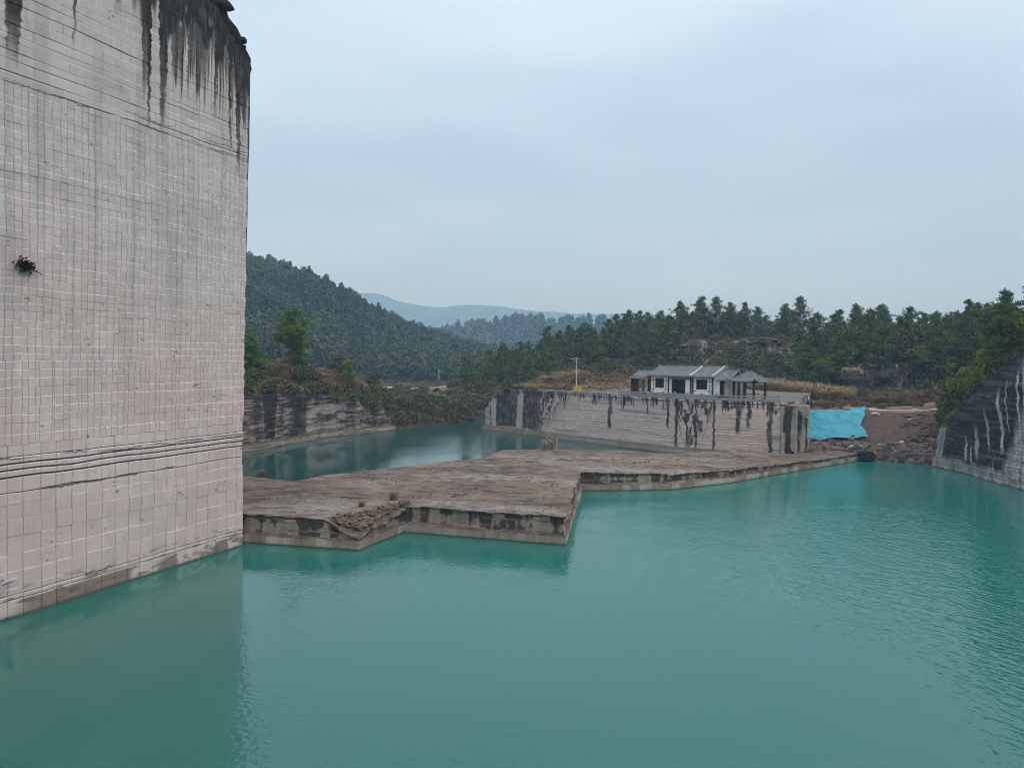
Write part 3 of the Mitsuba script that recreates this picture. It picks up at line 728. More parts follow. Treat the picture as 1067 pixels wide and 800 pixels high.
# ------------------------------------------------------------------ left bank rock face
BANK = [(-47, 100), (-40.5, 108.5), (-38.3, 112.4), (-35.6, 122), (-33.2, 132.6), (-29.4, 138.6), (-25.6, 144.4), (-23.4, 148.6), (-26.5, 152.5), (-34, 145), (-42, 134), (-46, 118), (-54, 106)]
bs = np.array([[-50, 103, 8.4], [-38, 112, 8.3], [-33, 132, 7.4], [-29.4, 138.6, 6.4], [-25.6, 144.4, 4.4], [-23, 150, 1.4], [-42, 134, 8.2], [-46, 118, 9.2], [-34, 145, 6.4]])


def bank_top(x, y):
    x, y = np.asarray(x, float), np.asarray(y, float)
    P = np.stack([x.ravel(), y.ravel()], 1); d = np.linalg.norm(P[:, None] - bs[None, :, :2], axis=2) + 0.3
    w = d ** -2.5
    return ((w * bs[:, 2]).sum(1) / w.sum(1)).reshape(x.shape) + 0.9 * N2(x, y, 0.5, 61)


def bank_disp(P, Z, zt, S):
    p3 = np.concatenate([P, Z[..., None]], -1)
    lay = np.floor(Z / 0.42); rl = ((np.sin(lay * 17.1 + np.floor(S / 5) * 3.3) * 9758.5) % 1) - 0.5
    col = np.floor(S / 2.2); rc = ((np.sin(col * 71.3) * 4758.5) % 1) - 0.5
    return 0.8 * N3(p3, 0.25, 62) + 0.25 * N3(p3, 1.2, 63) + 0.28 * rl + 0.5 * rc + 1.0 * (Z < 0.9)


bank = thing('rock_bank', 'layered dark and pale rock face on the far left shore, below the pines', 'rock face', kind='structure')
part(bank, 'rock_body', slab(BANK, bank_top, -3.0, 0.4, 50, bank_disp, 0.9, lambda x, y: 0.6 * N2(x, y, 0.6, 65)), 'bank_stone')

# ------------------------------------------------------------------ right black cliff
RC = [(62.5, 105.6), (57.8, 104.9), (56.5, 103.2), (56.7, 100.8), (56.2, 92), (55.8, 83.8), (55.2, 74), (54.4, 60), (54, 40), (66, 40), (66.5, 84), (64, 101)]
RCY = [30, 55, 66, 76, 84, 89.4, 95.5, 98.5, 100.7, 103.5, 107]
RCZ = [25, 22, 20.2, 17.9, 15.7, 13.5, 9.4, 7.5, 5.8, 4.8, 4.2]


def rc_top(x, y): return np.interp(y, RCY, RCZ) + 0.7 * N2(x, y, 0.5, 71) + 0.7 * N2(x, y, 1.4, 79) + 0.45 * np.clip(np.asarray(x) - 56.5, 0, 9)


def rc_disp(P, Z, zt, S):
    p3 = np.concatenate([P, Z[..., None]], -1)
    rl = ((np.sin(np.floor(Z / 0.4) * 37.1) * 9758.5) % 1) - 0.5
    y = P[..., 1]
    return 1.4 * N3(p3, 0.22, 72) + 0.35 * N3(p3, 1.0, 73) + 0.09 * rl - 0.05 * (((Z / 0.4) % 1) < 0.2) - 0.10 * (np.abs((y / 0.9) % 1 - .5) < .06) * (Z < 4) - 0.25 * np.clip((Z - 0.75 * zt) / (0.25 * zt), 0, 1) ** 2


rcl = thing('cliff', 'black rock face with narrow white streaks and curved top, at the right edge', 'cliff', kind='structure')
part(rcl, 'rock_body', slab(RC, rc_top, -3.0, 0.3, 80, rc_disp, 0.8, lambda x, y: 0.3 * N2(x, y, 0.6, 75)), 'black_cliff_stone')


# ------------------------------------------------------------------ plants: builders
def quads(C, A, B, tone):
    """leaf-sized quads: centres, half axes; uv = (tone, random)"""
    n = len(C)
    V = np.stack([C - A - B, C + A - B, C + A + B, C - A + B], 1).reshape(-1, 3)
    f = np.arange(4 * n).reshape(n, 4)
    uv = np.repeat(np.column_stack([np.broadcast_to(tone, n), R.uniform(0, 1, n)]), 4, 0)
    return V, np.vstack([f[:, [0, 1, 2]], f[:, [0, 2, 3]]]), uv


def unit(n):
    v = R.standard_normal((n, 3)); return v / np.linalg.norm(v, axis=1, keepdims=True)


def leaf_cloud(C, size, tone, flat=0.6):
    n = len(C)
    a = unit(n); b = np.cross(a, unit(n)); b /= np.linalg.norm(b, axis=1, keepdims=True)
    k = size * R.uniform(0.6, 1.3, (n, 1))
    return quads(C, a * k, b * k * flat, tone)


def join(parts):
    V, F, U, o = [], [], [], 0
    for v, f, u in parts:
        V.append(v); F.append(f + o); U.append(u); o += len(v)
    return np.vstack(V), np.vstack(F), np.vstack(U)


def pine(h, spread, nb, start, seed, tuft=0.34, dens=1.0, thin=0.0, round_top=False):
    """a pine: bent tapering trunk with limbs, needle tufts along the outer part of every limb. crown radius = spread*h"""
    g = np.random.default_rng(seed)
    zs = np.linspace(0, h, 8)
    bx, by = np.cumsum(g.normal(0, 0.02 * h, 8)), np.cumsum(g.normal(0, 0.02 * h, 8))
    bx -= bx[0]; by -= by[0]
    stem = np.column_stack([bx, by, zs])
    limbs = [tube(stem, np.linspace(0.022 * h + 0.03, 0.012, 8), 7)]
    C, tn = [], []
    for k in range(nb):
        t = start + (1 - start) * (k + g.uniform(0, 0.8)) / nb
        z0 = t * h
        p0 = np.array([np.interp(z0, zs, bx), np.interp(z0, zs, by), z0])
        q = (t - start) / (1 - start)
        L = spread * h * ((np.sin(np.pi * min(1, 0.28 + 0.72 * q)) ** 0.8 * 0.95 + 0.06) if round_top else (1.15 * (1 - q) ** 0.7 * min(1, 0.55 + 2 * q) + 0.07)) * g.uniform(0.55, 1.25)
        if g.uniform() < thin: continue
        az = g.uniform(0, 2 * np.pi)
        d = np.array([np.cos(az), np.sin(az), g.uniform(0.05, 0.5) + 0.5 * q])
        d /= np.linalg.norm(d)
        u = np.linspace(0, 1, 5)
        lp = p0 + np.outer(u * L, d) + np.outer(0.12 * L * u ** 2, [0, 0, 1])
        limbs.append(tube(lp, np.linspace(0.010 * h * (1.1 - 0.7 * q), 0.008, 5), 4))
        m = max(3, int(dens * L / 0.22))
        uu = g.uniform(0.35, 1.0, m)
        c = p0 + np.outer(uu * L, d) + np.outer(0.12 * L * uu ** 2, [0, 0, 1]) + g.normal(0, 0.13 * L + 0.08, (m, 3)) * [1, 1, 0.55]
        C.append(c); tn.append(np.full(m, g.uniform(0.1, 0.9)))
    C, tn = np.vstack(C), np.concatenate(tn)
    C = np.vstack([C, stem[-1] + g.normal(0, 0.12, (5, 3))]); tn = np.concatenate([tn, np.full(5, 0.8)])
    nn = 11
    ax = g.normal(0, 1, (len(C), nn, 3)); ax[..., 2] = np.abs(ax[..., 2]) * 0.9 + 0.1
    ax /= np.linalg.norm(ax, axis=-1, keepdims=True)
    Ln = tuft * g.uniform(0.6, 1.2, (len(C), nn, 1))
    sd = np.cross(ax, g.normal(0, 1, ax.shape)); sd /= np.linalg.norm(sd, axis=-1, keepdims=True)
    base = C[:, None] + ax * 0.02
    V = np.stack([base - sd * 0.05 * tuft, base + sd * 0.05 * tuft, base + ax * Ln + sd * 0.11 * tuft, base + ax * Ln - sd * 0.11 * tuft], 2).reshape(-1, 3)
    f = np.arange(len(V)).reshape(-1, 4)
    uv = np.column_stack([np.repeat(np.clip(tn + g.normal(0, 0.12, len(tn)), 0, 1), nn * 4), np.repeat(g.uniform(0, 1, len(C) * nn), 4)])
    return cat(limbs), (V, np.vstack([f[:, [0, 1, 2]], f[:, [0, 2, 3]]]), uv)


def bushy(h, rad, n, seed, leaf=0.16, trunk=0.2, lobes=9, low=0.15):
    """a broad-leaved tree or bush: forked stem and lobes of separate leaves"""
    g = np.random.default_rng(seed)
    limbs = [tube([[0, 0, 0], [0.03 * h, 0.02 * h, 0.3 * h], [0.0, 0.05 * h, 0.75 * h]], [0.025 * h + 0.02, 0.018 * h + 0.01, 0.01], 6)]
    P = []
    for k in range(lobes):
        az = 2.4 * k + g.uniform(-.5, .5); q = (k + 0.5) / lobes
        z = h * (low + trunk + (0.92 - low - trunk) * q)
        r = rad * (1 - 0.75 * q) * g.uniform(0.4, 0.9)
        c = np.array([r * np.cos(az), r * np.sin(az), z])
        limbs.append(tube([[0.02 * h, 0.02 * h, max(0.05, 0.55 * z)], 0.5 * c + [0, 0, 0.3 * z], c], [0.012 * h, 0.008 * h, 0.005], 4))
        m = n // lobes
        v = g.normal(0, 1, (m, 3)); v /= np.linalg.norm(v, axis=1, keepdims=True)
        rr = rad * g.uniform(0.35, 0.62) * g.uniform(0.25, 1.05, (m, 1)) ** 0.5
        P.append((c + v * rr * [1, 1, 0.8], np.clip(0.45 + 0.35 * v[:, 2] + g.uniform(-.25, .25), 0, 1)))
    C = np.vstack([p[0] for p in P]); C[:, 2] = np.maximum(C[:, 2], 0.05)
    return cat(limbs), leaf_cloud(C, leaf, np.concatenate([p[1] for p in P]))


def grass_tuft(n, h, spread, seed, w=0.018):
    g = np.random.default_rng(seed)
    az, lean = g.uniform(0, 2 * np.pi, n), g.uniform(0.05, 0.75, n)
    d = np.column_stack([np.cos(az) * lean, np.sin(az) * lean, np.ones(n)]); d /= np.linalg.norm(d, axis=1, keepdims=True)
    s = np.column_stack([-np.sin(az), np.cos(az), 0 * az])
    b = np.column_stack([g.normal(0, spread, n), g.normal(0, spread, n), 0 * az - 0.05])
    L = h * g.uniform(0.5, 1.15, (n, 1)); w = w * h
    mid = b + d * L * 0.6
    tip = b + d * L + np.column_stack([np.cos(az), np.sin(az), -0.5 + 0 * az]) * L * 0.28
    V = np.stack([b - s * w, b + s * w, mid + s * w * 1.2, mid - s * w * 1.2, tip + s * w * 0.5, tip - s * w * .5], 1).reshape(-1, 3)
    k = 6 * np.arange(n)[:, None]
    F = np.concatenate([k + a for a in ([0, 1, 2], [0, 2, 3], [3, 2, 4], [3, 4, 5])], 0)
    return V, F, np.repeat(np.column_stack([g.uniform(0, 1, n), g.uniform(0, 1, n)]), 6, 0)


def scatter(models, places):
    """one mesh of many turned and scaled copies: places (x, y, z, scale, kind)"""
    out = []
    for x, y, z, sc, k in places:
        v, f, u = models[int(k)]
        a = R.uniform(0, 2 * np.pi); c, s = np.cos(a), np.sin(a)
        w = v @ np.array([[c, s, 0], [-s, c, 0], [0, 0, 1]]) * (sc * R.uniform(0.9, 1.1, 3))
        t = u.copy(); t[:, 0] = np.clip(t[:, 0] + R.uniform(-.25, .25), 0, 1)
        out.append((w + [x, y, z], f, t))
    return join(out)


groups = {}


def tree_group(name, model, leaf):
    tr, (v, f, u) = model
    scene[name] = {'type': 'shapegroup', 'trunk': mikit.ply(tr, 'bark', smooth=True), 'crown': mikit.ply((v, f), leaf, uv=u)}
    return name


for k, a in enumerate([(8.5, .25, 52, .16), (9.0, .22, 58, .12), (8.0, .29, 50, .18), (9.2, .23, 54, .24), (7.5, .31, 46, .10)]):
    groups[f'pd{k}'] = tree_group(f'pine_shape_{k}', pine(a[0], a[1], a[2], a[3], 100 + k, tuft=0.42, dens=1.25, round_top=k in (1, 3)), 'pine_dark' if k % 2 else 'pine_green')
for k, a in enumerate([(8.5, .22, 20, .45), (9.0, .20, 22, .5)]):
    groups[f'ps{k}'] = tree_group(f'sparse_pine_shape_{k}', pine(a[0], a[1], a[2], a[3], 140 + k, tuft=0.5, dens=0.9), 'pine_dark')
for k, a in enumerate([(6.5, 2.5, 3400), (7.5, 2.2, 3400), (5.5, 2.7, 3200)]):
    groups[f'bb{k}'] = tree_group(f'bright_tree_shape_{k}', bushy(a[0], a[1], a[2], 160 + k, leaf=0.15, trunk=0.05, lobes=14, low=0.05), 'leaf_bright')
for k, a in enumerate([(6.5, 2.4, 3000), (7.5, 2.6, 3200)]):
    groups[f'bd{k}'] = tree_group(f'dull_tree_shape_{k}', bushy(a[0], a[1], a[2], 170 + k, leaf=0.16, trunk=0.1, lobes=12, low=0.08), 'leaf_dull')
leafmat('pine_fresh', (0.070, 0.135, 0.028), (0.150, 0.245, 0.050))
groups['tall'] = tree_group('tall_pine_shape', pine(9.6, .30, 60, .36, 200, tuft=0.46, dens=2.0, round_top=True), 'pine_fresh')
groups['mid'] = tree_group('young_pine_shape', pine(5.6, .32, 44, .10, 203, tuft=0.40, dens=1.7), 'pine_fresh')


def tree(name, g, x, y, label, group=None, s=1.0, z=None, sz=None, category='tree', rot=None):
    key = thing(name, label, category, group)
    zz = h1(x, y) - 0.15 if z is None else z
    scene[key] = {'type': 'instance', 'shapes': {'type': 'ref', 'id': groups[g]},
                  'to_world': T().translate([float(x), float(y), zz]).rotate([0, 0, 1], float(R.uniform(0, 360) if rot is None else rot)).scale([s, s, s if sz is None else sz])}
    return key


def belt(poly, n, mind, kinds, label, group, name, spots, s=(0.8, 1.15), category='tree', zfn=None):
    pg = Polygon(poly); x0, y0, x1, y1 = pg.bounds; got = []
    for _ in range(6000):
        if len(got) >= n: break
        p = R.uniform([x0, y0], [x1, y1])
        if shapely.contains_xy(pg, *p) and all((p[0] - q[0]) ** 2 + (p[1] - q[1]) ** 2 > mind ** 2 for q in got): got.append(p)
    ys = np.median([q[1] for q in got]); near = lambda q: q[1] < ys
    made = []
    for p in sorted(got, key=lambda q: q[1]):
        k, sc = kinds[int(R.integers(len(kinds)))], float(R.uniform(*s))
        size = 'tall' if sc > s[0] + 0.66 * (s[1] - s[0]) else 'low' if sc < s[0] + 0.3 * (s[1] - s[0]) else 'medium'
        col = 'olive leafy' if k[:2] == 'bd' else 'bright leafy' if k[:2] == 'bb' else 'dark green' if k in ('pd1', 'pd3', 'ps0', 'ps1') else 'fresh green'
        at = next(t for lim, t in spots if p[0] / p[1] < lim)
        lb = f'{size} {col} {label}, {"front" if near(p) else "back"}, {at}'
        key = tree(name, k, p[0], p[1], lb, group, s=sc, category=category, z=None if zfn is None else zfn(*p))
        made.append((lb, p[0] / p[1], key))
    nth = ['leftmost', 'second from left', 'third from left', 'fourth from left', 'fifth from left', 'sixth from left', 'seventh from left', 'eighth from left', 'ninth from left', 'tenth from left']
    for lb in {m[0] for m in made}:
        same = sorted((m[1], m[2]) for m in made if m[0] == lb)
        for r_, (_, key) in enumerate(same):
            if len(same) > 1 and r_ < len(nth): labels[key]['label'] = f'{lb}, {"rightmost" if r_ == len(same) - 1 else nth[r_]}'


# ---- trees that stand apart on the left bank
tree('pine_tree', 'tall', -37.2, 129.5, 'tall slender pine standing alone above the far left bank', s=1.06, z=11.2)
tree('pine_tree', 'mid', -40.6, 122.5, 'dark low pine next to the left cliff edge, on the far bank', s=1.32, z=9.6)
tree('pine_tree', 'mid', -35.8, 131.0, 'small green pine at the right foot of the tall slender pine', s=0.95, z=10.8)
tree('bush_tree', 'bb1', -31.0, 146.5, 'bright yellow-green bushy tree on the left bank, right of the tall pine', s=0.66, z=8.6)
tree('bush_tree', 'bd0', -34.2, 152.0, 'dull green bushy tree behind the bright bushy tree of the left bank', s=0.95, z=8.2)
tree('bush_tree', 'bd1', -28.4, 157.5, 'rightmost dull green bushy tree on the crest of the left bank', s=0.72, z=5.8)
# ---- belts
belt([(-13, 196), (-2, 188), (16, 188), (24, 200), (18, 232), (-10, 232)], 30, 4.0, ['pd0', 'pd1', 'pd2', 'bd0', 'bd1', 'pd4'], 'wood tree', 'mixed wood', 'wood_tree', [(-0.02, 'at its far left end'), (0.03, 'beyond the wall\'s left end'), (0.075, 'left of the lamp pole'), (9, 'right of the lamp pole')], (0.7, 1.4))
belt([(16, 192), (30, 180), (40, 183), (46, 203), (70, 203), (82, 206), (80, 232), (20, 232)], 66, 3.1, ['pd0', 'pd1', 'pd2', 'pd3', 'pd4', 'bd1', 'bd0', 'pd2'], 'pine on the rise', 'pines on the rise', 'pine_tree', [(0.12, 'right of the lamp pole'), (0.18, 'left of the house'), (0.24, 'behind the house\'s left half'), (0.29, 'behind the house\'s right half'), (0.335, 'behind the pavilion'), (9, 'right of the pavilion')], (0.62, 1.5))
belt([(60, 152), (66, 145), (78, 134), (92, 136), (104, 160), (84, 188), (64, 176)], 74, 2.8, ['pd0', 'pd1', 'pd2', 'pd3', 'pd4', 'bd1'], 'stand tree', 'dense stand', 'pine_tree', [(0.41, 'above the blue tarp'), (0.455, 'above the pale rock outcrop'), (0.51, 'left of the pole'), (0.56, 'right of the pole'), (9, 'behind the bright trees')], (1.0, 1.6))
ctz = lambda x, y: float(max(h1(x, y), rc_top(np.array([x]), np.array([y]))[0] if y < 104 and x < 66 else 0)) - 0.3
belt([(59.2, 106), (58.2, 98), (58.0, 88), (58.0, 78), (63, 74), (74, 84), (80, 112), (70, 122), (63, 113)], 46, 2.3, ['bb0', 'bb1', 'bb2', 'bb0', 'pd2', 'bb1'], 'cliff-top tree', 'trees over the black cliff', 'bright_tree', [(0.57, 'at its low left end'), (0.62, 'above mid-slope'), (0.66, 'near right edge'), (9, 'at the right edge')], (0.75, 1.25), zfn=ctz)
belt([(62, 96), (60, 82), (66, 78), (80, 100), (78, 112), (70, 106)], 12, 3.0, ['ps0', 'ps1'], 'thin-crowned cliff-top pine', 'sparse pines', 'sparse_pine', [(0.65, 'left of the others'), (0.72, 'near right edge'), (9, 'at the right edge')], (0.85, 1.15), zfn=ctz)

# ---- woods too far to count
low = []
for k in range(5):
    g = np.random.default_rng(300 + k)
    m = 90
    v = g.normal(0, 1, (m, 3)); v /= np.linalg.norm(v, axis=1, keepdims=True)
    hh = 7.0 + k * 0.7
    C = np.array([0, 0, 0.58 * hh]) + v * np.array([0.25 * hh, 0.25 * hh, 0.42 * hh]) * g.uniform(0.4, 1.0, (m, 1))
    C[:, :2] *= np.clip(1.35 - 0.75 * C[:, 2:] / hh, 0.25, 1.2)
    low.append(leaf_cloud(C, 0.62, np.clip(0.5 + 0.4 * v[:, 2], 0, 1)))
P = R.uniform([-215, 268], [22, 540], (9000, 2))
hz = H(P[:, 0], P[:, 1])
dn = N2(P[:, 0], P[:, 1], 0.03, 81)
ok = ((hz > 8.0 + 6 * dn) | (P[:, 1] > 300 + 60 * dn)) & (dn > -0.36) & (P[:, 0] < 2 + 0.02 * (P[:, 1] - 268))
P, hz = P[ok][:5200], hz[ok][:5200]
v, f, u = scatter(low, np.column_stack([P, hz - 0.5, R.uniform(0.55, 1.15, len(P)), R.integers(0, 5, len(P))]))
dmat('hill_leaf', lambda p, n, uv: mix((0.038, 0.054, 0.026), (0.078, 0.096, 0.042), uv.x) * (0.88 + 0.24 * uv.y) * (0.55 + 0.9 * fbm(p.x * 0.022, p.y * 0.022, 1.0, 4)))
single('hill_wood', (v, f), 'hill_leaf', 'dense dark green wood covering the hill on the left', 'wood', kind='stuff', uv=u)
pl = []
for k in range(2300):
    t = R.uniform(0, len(mid) - 1); q = mid[int(t)]
    dy = R.uniform(-150, 5) if k > 330 else R.uniform(-6, 6)
    zz = 5 + (q[2] - 5) * (1 - abs(dy) / 190) ** 1.15
    pl.append((q[0] + R.uniform(-3, 3), q[1] + dy, zz - 2, R.uniform(0.9, 1.8), R.integers(0, 5)))
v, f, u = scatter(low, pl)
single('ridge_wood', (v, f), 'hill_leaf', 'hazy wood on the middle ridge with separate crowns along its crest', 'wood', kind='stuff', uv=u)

# ---- shrubs and dry grass
shr = [leaf_cloud(np.array([0, 0, 0.55]) + unit(170) * np.array([1, 0.9, 0.6]) * R.uniform(0.35, 1.0, (170, 1)), 0.13, R.uniform(0.1, 0.9, 170)) for _ in range(4)]
tuf = [grass_tuft(70, 1.0, 0.16, 400 + k) for k in range(4)]


def zone(lst, x, y, rx, ry, n, s0, s1, zoff=0.0, zfn=None):
    a, r = R.uniform(0, 2 * np.pi, n), np.sqrt(R.uniform(0, 1, n))
    X, Y = x + rx * r * np.cos(a), y + ry * r * np.sin(a)
    Z = H(X, Y) if zfn is None else np.maximum(H(X, Y), zfn(X, Y))
    for q in zip(X, Y, Z + zoff, R.uniform(s0, s1, n), R.integers(0, 4, n)):
        if q[2] > 0.15: lst.append(q)


def line_zone(lst, pts, width, n, s0, s1, zfn=None):
    p = np.array(pts, float); L = LineString(p)
    for _ in range(n):
        q = L.interpolate(R.uniform(0, L.length)); x, y = q.x + R.normal(0, width), q.y + R.normal(0, width)
        z = h1(x, y)
        if zfn is not None and shapely.contains_xy(Polygon(BANK), x, y): z = max(z, float(zfn(np.array([x]), np.array([y]))[0]))
        if z > 0.2: lst.append((x, y, z - 0.05, R.uniform(s0, s1), int(R.integers(0, 4))))


green, brown, tan, red = [], [], [], []
line_zone(green, [(-41, 112), (-38, 128), (-33, 138), (-26, 148), (-20, 158), (-12, 168), (-9, 177)], 2.6, 420, 0.8, 2.0, bank_top)
line_zone(brown, [(-41, 113), (-36, 131), (-30, 142), (-23, 152), (-15, 164), (-8, 178), (-2, 182)], 1.8, 420, 0.6, 1.4, bank_top)
line_zone(tan, [(-41, 114), (-37, 128), (-33, 138), (-28, 147), (-22, 155)], 2.0, 380, 0.8, 1.8, bank_top)
line_zone(tan, [(-14, 170), (-8, 180), (-2, 184)], 2.2, 120, 0.8, 1.6)
line_zone(green, [(-60, 215), (-30, 200), (-10, 190)], 5, 90, 0.6, 1.3)
line_zone(green, [(-80, 285), (-40, 275), (-8, 262)], 6, 220, 0.8, 2.4)
line_zone(brown, [(-70, 268), (-40, 262), (-6, 250)], 5, 220, 0.8, 1.9)
zone(tan, 9, 176, 9, 6, 420, 1.1, 2.3)
zone(tan, -38.5, 128, 4, 10, 260, 0.8, 1.8, 0, bank_top)
zone(tan, -32, 143, 4, 8, 160, 0.8, 1.6, 0, bank_top)
zone(tan, -17, 164, 6, 8, 160, 0.8, 1.6)
zone(green, 5, 180, 8, 4, 40, 1.0, 2.0)
zone(tan, 30, 160, 8, 5, 60, 0.7, 1.3)
pt = lambda X, Y: np.where(shapely.contains_xy(Polygon(PLAT), X, Y), plat_top(X, Y), 0)
zone(tan, 5, 152, 6, 9, 160, 0.5, 1.2, 0, pt)
zone(brown, 6, 150, 6, 10, 120, 0.4, 0.8, 0, pt)
zone(green, 2, 152, 5, 8, 50, 0.4, 0.8, 0, pt)
zone(tan, 18, 150, 8, 8, 60, 0.4, 0.9, 0, pt)
zone(tan, 54, 146, 7, 15, 700, 1.6, 3.4)
zone(red, 65, 133, 9, 6, 200, 1.0, 2.2)
zone(red, 50, 172, 16, 10, 200, 1.0, 2.0)
zone(green, 48, 182, 20, 12, 200, 0.9, 2.0)
zone(green, 50, 206, 34, 7, 300, 1.2, 2.6)
zone(green, 78, 148, 18, 12, 200, 1.2, 2.6)
zone(brown, 52, 200, 24, 5, 120, 0.8, 1.8)
zone(green, 4, 198, 20, 10, 160, 1.0, 2.2)
zone(green, 12, 186, 20, 8, 120, 0.9, 2.0)
zone(brown, 36, 176, 14, 8, 130, 0.9, 1.7)
zone(brown, 19, 171, 9, 6, 150, 0.6, 1.4)
zone(tan, 22, 168, 9, 6, 160, 0.8, 1.6)
zone(brown, 0, 192, 16, 6, 120, 0.8, 1.6)
zone(brown, 60, 126, 14, 3, 40, 0.5, 1.0)
zone(green, 70, 136, 14, 6, 70, 0.8, 1.6)
zone(brown, 61, 104, 2.5, 6, 60, 0.5, 1.1)
zone(green, 62, 103, 3, 7, 60, 0.6, 1.2)
zone(tan, 61, 106, 2.5, 5, 60, 0.6, 1.2)
rcz = lambda X, Y: rc_top(X, Y) - 0.05
zone(green, 58.2, 92, 1.4, 11, 170, 0.5, 1.1, 0, rcz)
zone(tan, 57.6, 97, 1.0, 6, 90, 0.4, 0.9, 0, rcz)
zone(brown, 57.6, 92, 1.2, 10, 70, 0.4, 0.8, 0, rcz)
for nm, lst, mdl, m, lb in (('green_shrub', green, shr, 'leaf_dull', 'low dull green scrub on the banks and slopes'), ('brown_shrub', brown, shr, 'grass_brown', 'leafless brown scrub on the banks'),
                           ('dry_grass', tan, tuf, 'grass_dry', 'tall straw-coloured dry grass in patches on the banks and behind the platform'), ('russet_grass', red, tuf, 'grass_brown', 'reddish brown dead grass below the wood on the right')):
    v, f, u = scatter(mdl, lst)
    single(nm, (v, f), m, lb, 'grass' if 'grass' in nm else 'scrub', kind='stuff', uv=u)

# tufts that one can pick out on the ledge
for x, y, s, lb in ((5.0, 102.2, 1.9, 'straw-coloured grass tuft on the back edge of the brown ledge, before the sawn wall'), (-9.6, 62.8, 0.8, 'small dark grass tuft on the ledge near its inner corner'),
                    (-11.6, 59.9, 0.6, 'small dry tuft on the brown ledge above the collapsed corner'), (-24.0, 74.4, 0.8, 'dry grass tuft at the back edge of the ledge beside the tall cliff')):
    k = thing('grass_tuft', lb, 'grass tuft')
    v, f, u = grass_tuft(90, 1.0, 0.2, int(900 + x))
    part(k, 'blade', (v * s + [x, y, float(ledge_top(x, y)) + 0.02], f), 'grass_dry' if s > 1 else 'grass_brown', uv=u, kind='stuff')
v, f, u = scatter(tuf, [(R.uniform(-20, 28), R.uniform(60, 102), 0, R.uniform(0.12, 0.3), R.integers(0, 4)) for _ in range(500)])
keep = [q for q in [(R.uniform(-22, 30), R.uniform(57, 104), 0, R.uniform(0.08, 0.2), int(R.integers(0, 4))) for _ in range(3000)] if shapely.contains_xy(Polygon(LEDGE).buffer(-0.6), q[0], q[1]) and N2(q[0], q[1], 0.25, 48) > 0.09]
keep = [(x, y, float(ledge_top(x, y)), s, k) for x, y, _, s, k in keep]
v, f, u = scatter(tuf, keep)
single('ledge_grass', (v, f), 'grass_brown', 'short dead grass growing on the brown rock ledge', 'grass', kind='stuff', uv=u)


# ------------------------------------------------------------------ crags and boulders
def crag(x, y, z, sx, sy, sz, seed, rot=0.0, sub=4, amp=0.5, step=0.6):
    m = trimesh.creation.icosphere(subdivisions=sub)
    v = np.array(m.vertices); v = np.sign(v) * np.abs(v) ** 0.62
    u = v + 0.35 * np.stack([N3(v, 1.7, seed + k_, 3) for k_ in (1, 2, 3)], -1)
    g_ = np.random.default_rng(seed + 50); cc = g_.uniform(-1.2, 1.2, (26, 3))
    dd = np.linalg.norm((u[:, None] - cc[None]) * [1, 1, 0.6], axis=2)
    v = v * (1 + amp * 0.7 * N3(v + seed, 1.3, seed, 4) + amp * 0.55 * (g_.uniform(-1, 1, 26)[dd.argmin(1)]))[:, None]
    v = v * [sx, sy, sz]
    v[:, 0] += 0.18 * sx * np.sign(N2(np.floor(v[:, 2] / step), seed, 1.7, seed)); v[:, 1] += 0.3 * np.sin(np.floor(v[:, 2] / step) * 5.1 + seed) * sy * 0.3
    c, s = np.cos(rot), np.sin(rot)
    v = v @ np.array([[c, s, 0], [-s, c, 0], [0, 0, 1]]) + [x, y, z]
    return trimesh.Trimesh(v, m.faces, process=False)


for a, lb in (((45.5, 194, 16.4, 3.4, 2.4, 2.6, 1), 'dark rock outcrop with pale faces right above the roof ridge of the house'), ((54.5, 197, 17.0, 4.2, 2.2, 2.2, 2), 'broad dark rock outcrop on the rise, left of the pale notch'),
              ((62.5, 196, 16.9, 4.6, 2.4, 2.7, 3), 'dark layered rock outcrop on the rise behind the pavilion'), ((69.0, 193, 15.0, 3.2, 2.2, 2.4, 4), 'rightmost rock outcrop on the rise, above the tan grass'),
              ((36.5, 190, 13.8, 2.6, 2.0, 2.2, 5), 'small dark rock outcrop left above the roof of the house'),
              ((64.5, 143, 10.0, 2.9, 2.2, 3.4, 6), 'dark squarish rock outcrop below the dense pines, left of its pale neighbour'), ((69.2, 141, 9.8, 2.4, 2.0, 3.6, 7), 'pale streaked rock outcrop below the dense pines, above the brown earth')):
    single('rock_outcrop', crag(*a), 'crag_stone', lb, 'rock outcrop')
single('boulder', crag(8.6, 172.2, 8.8, 1.5, 1.0, 0.9, 12, sub=3), 'crag_stone', 'dark boulder in the tan grass left of the yellow box', 'boulder')
single('boulder', crag(49.4, 107.9, 0.6, 0.9, 0.7, 0.7, 13, sub=4, amp=0.9), 'dark_stone', 'dark boulder at the tip of the ledge where the rubble begins', 'boulder')
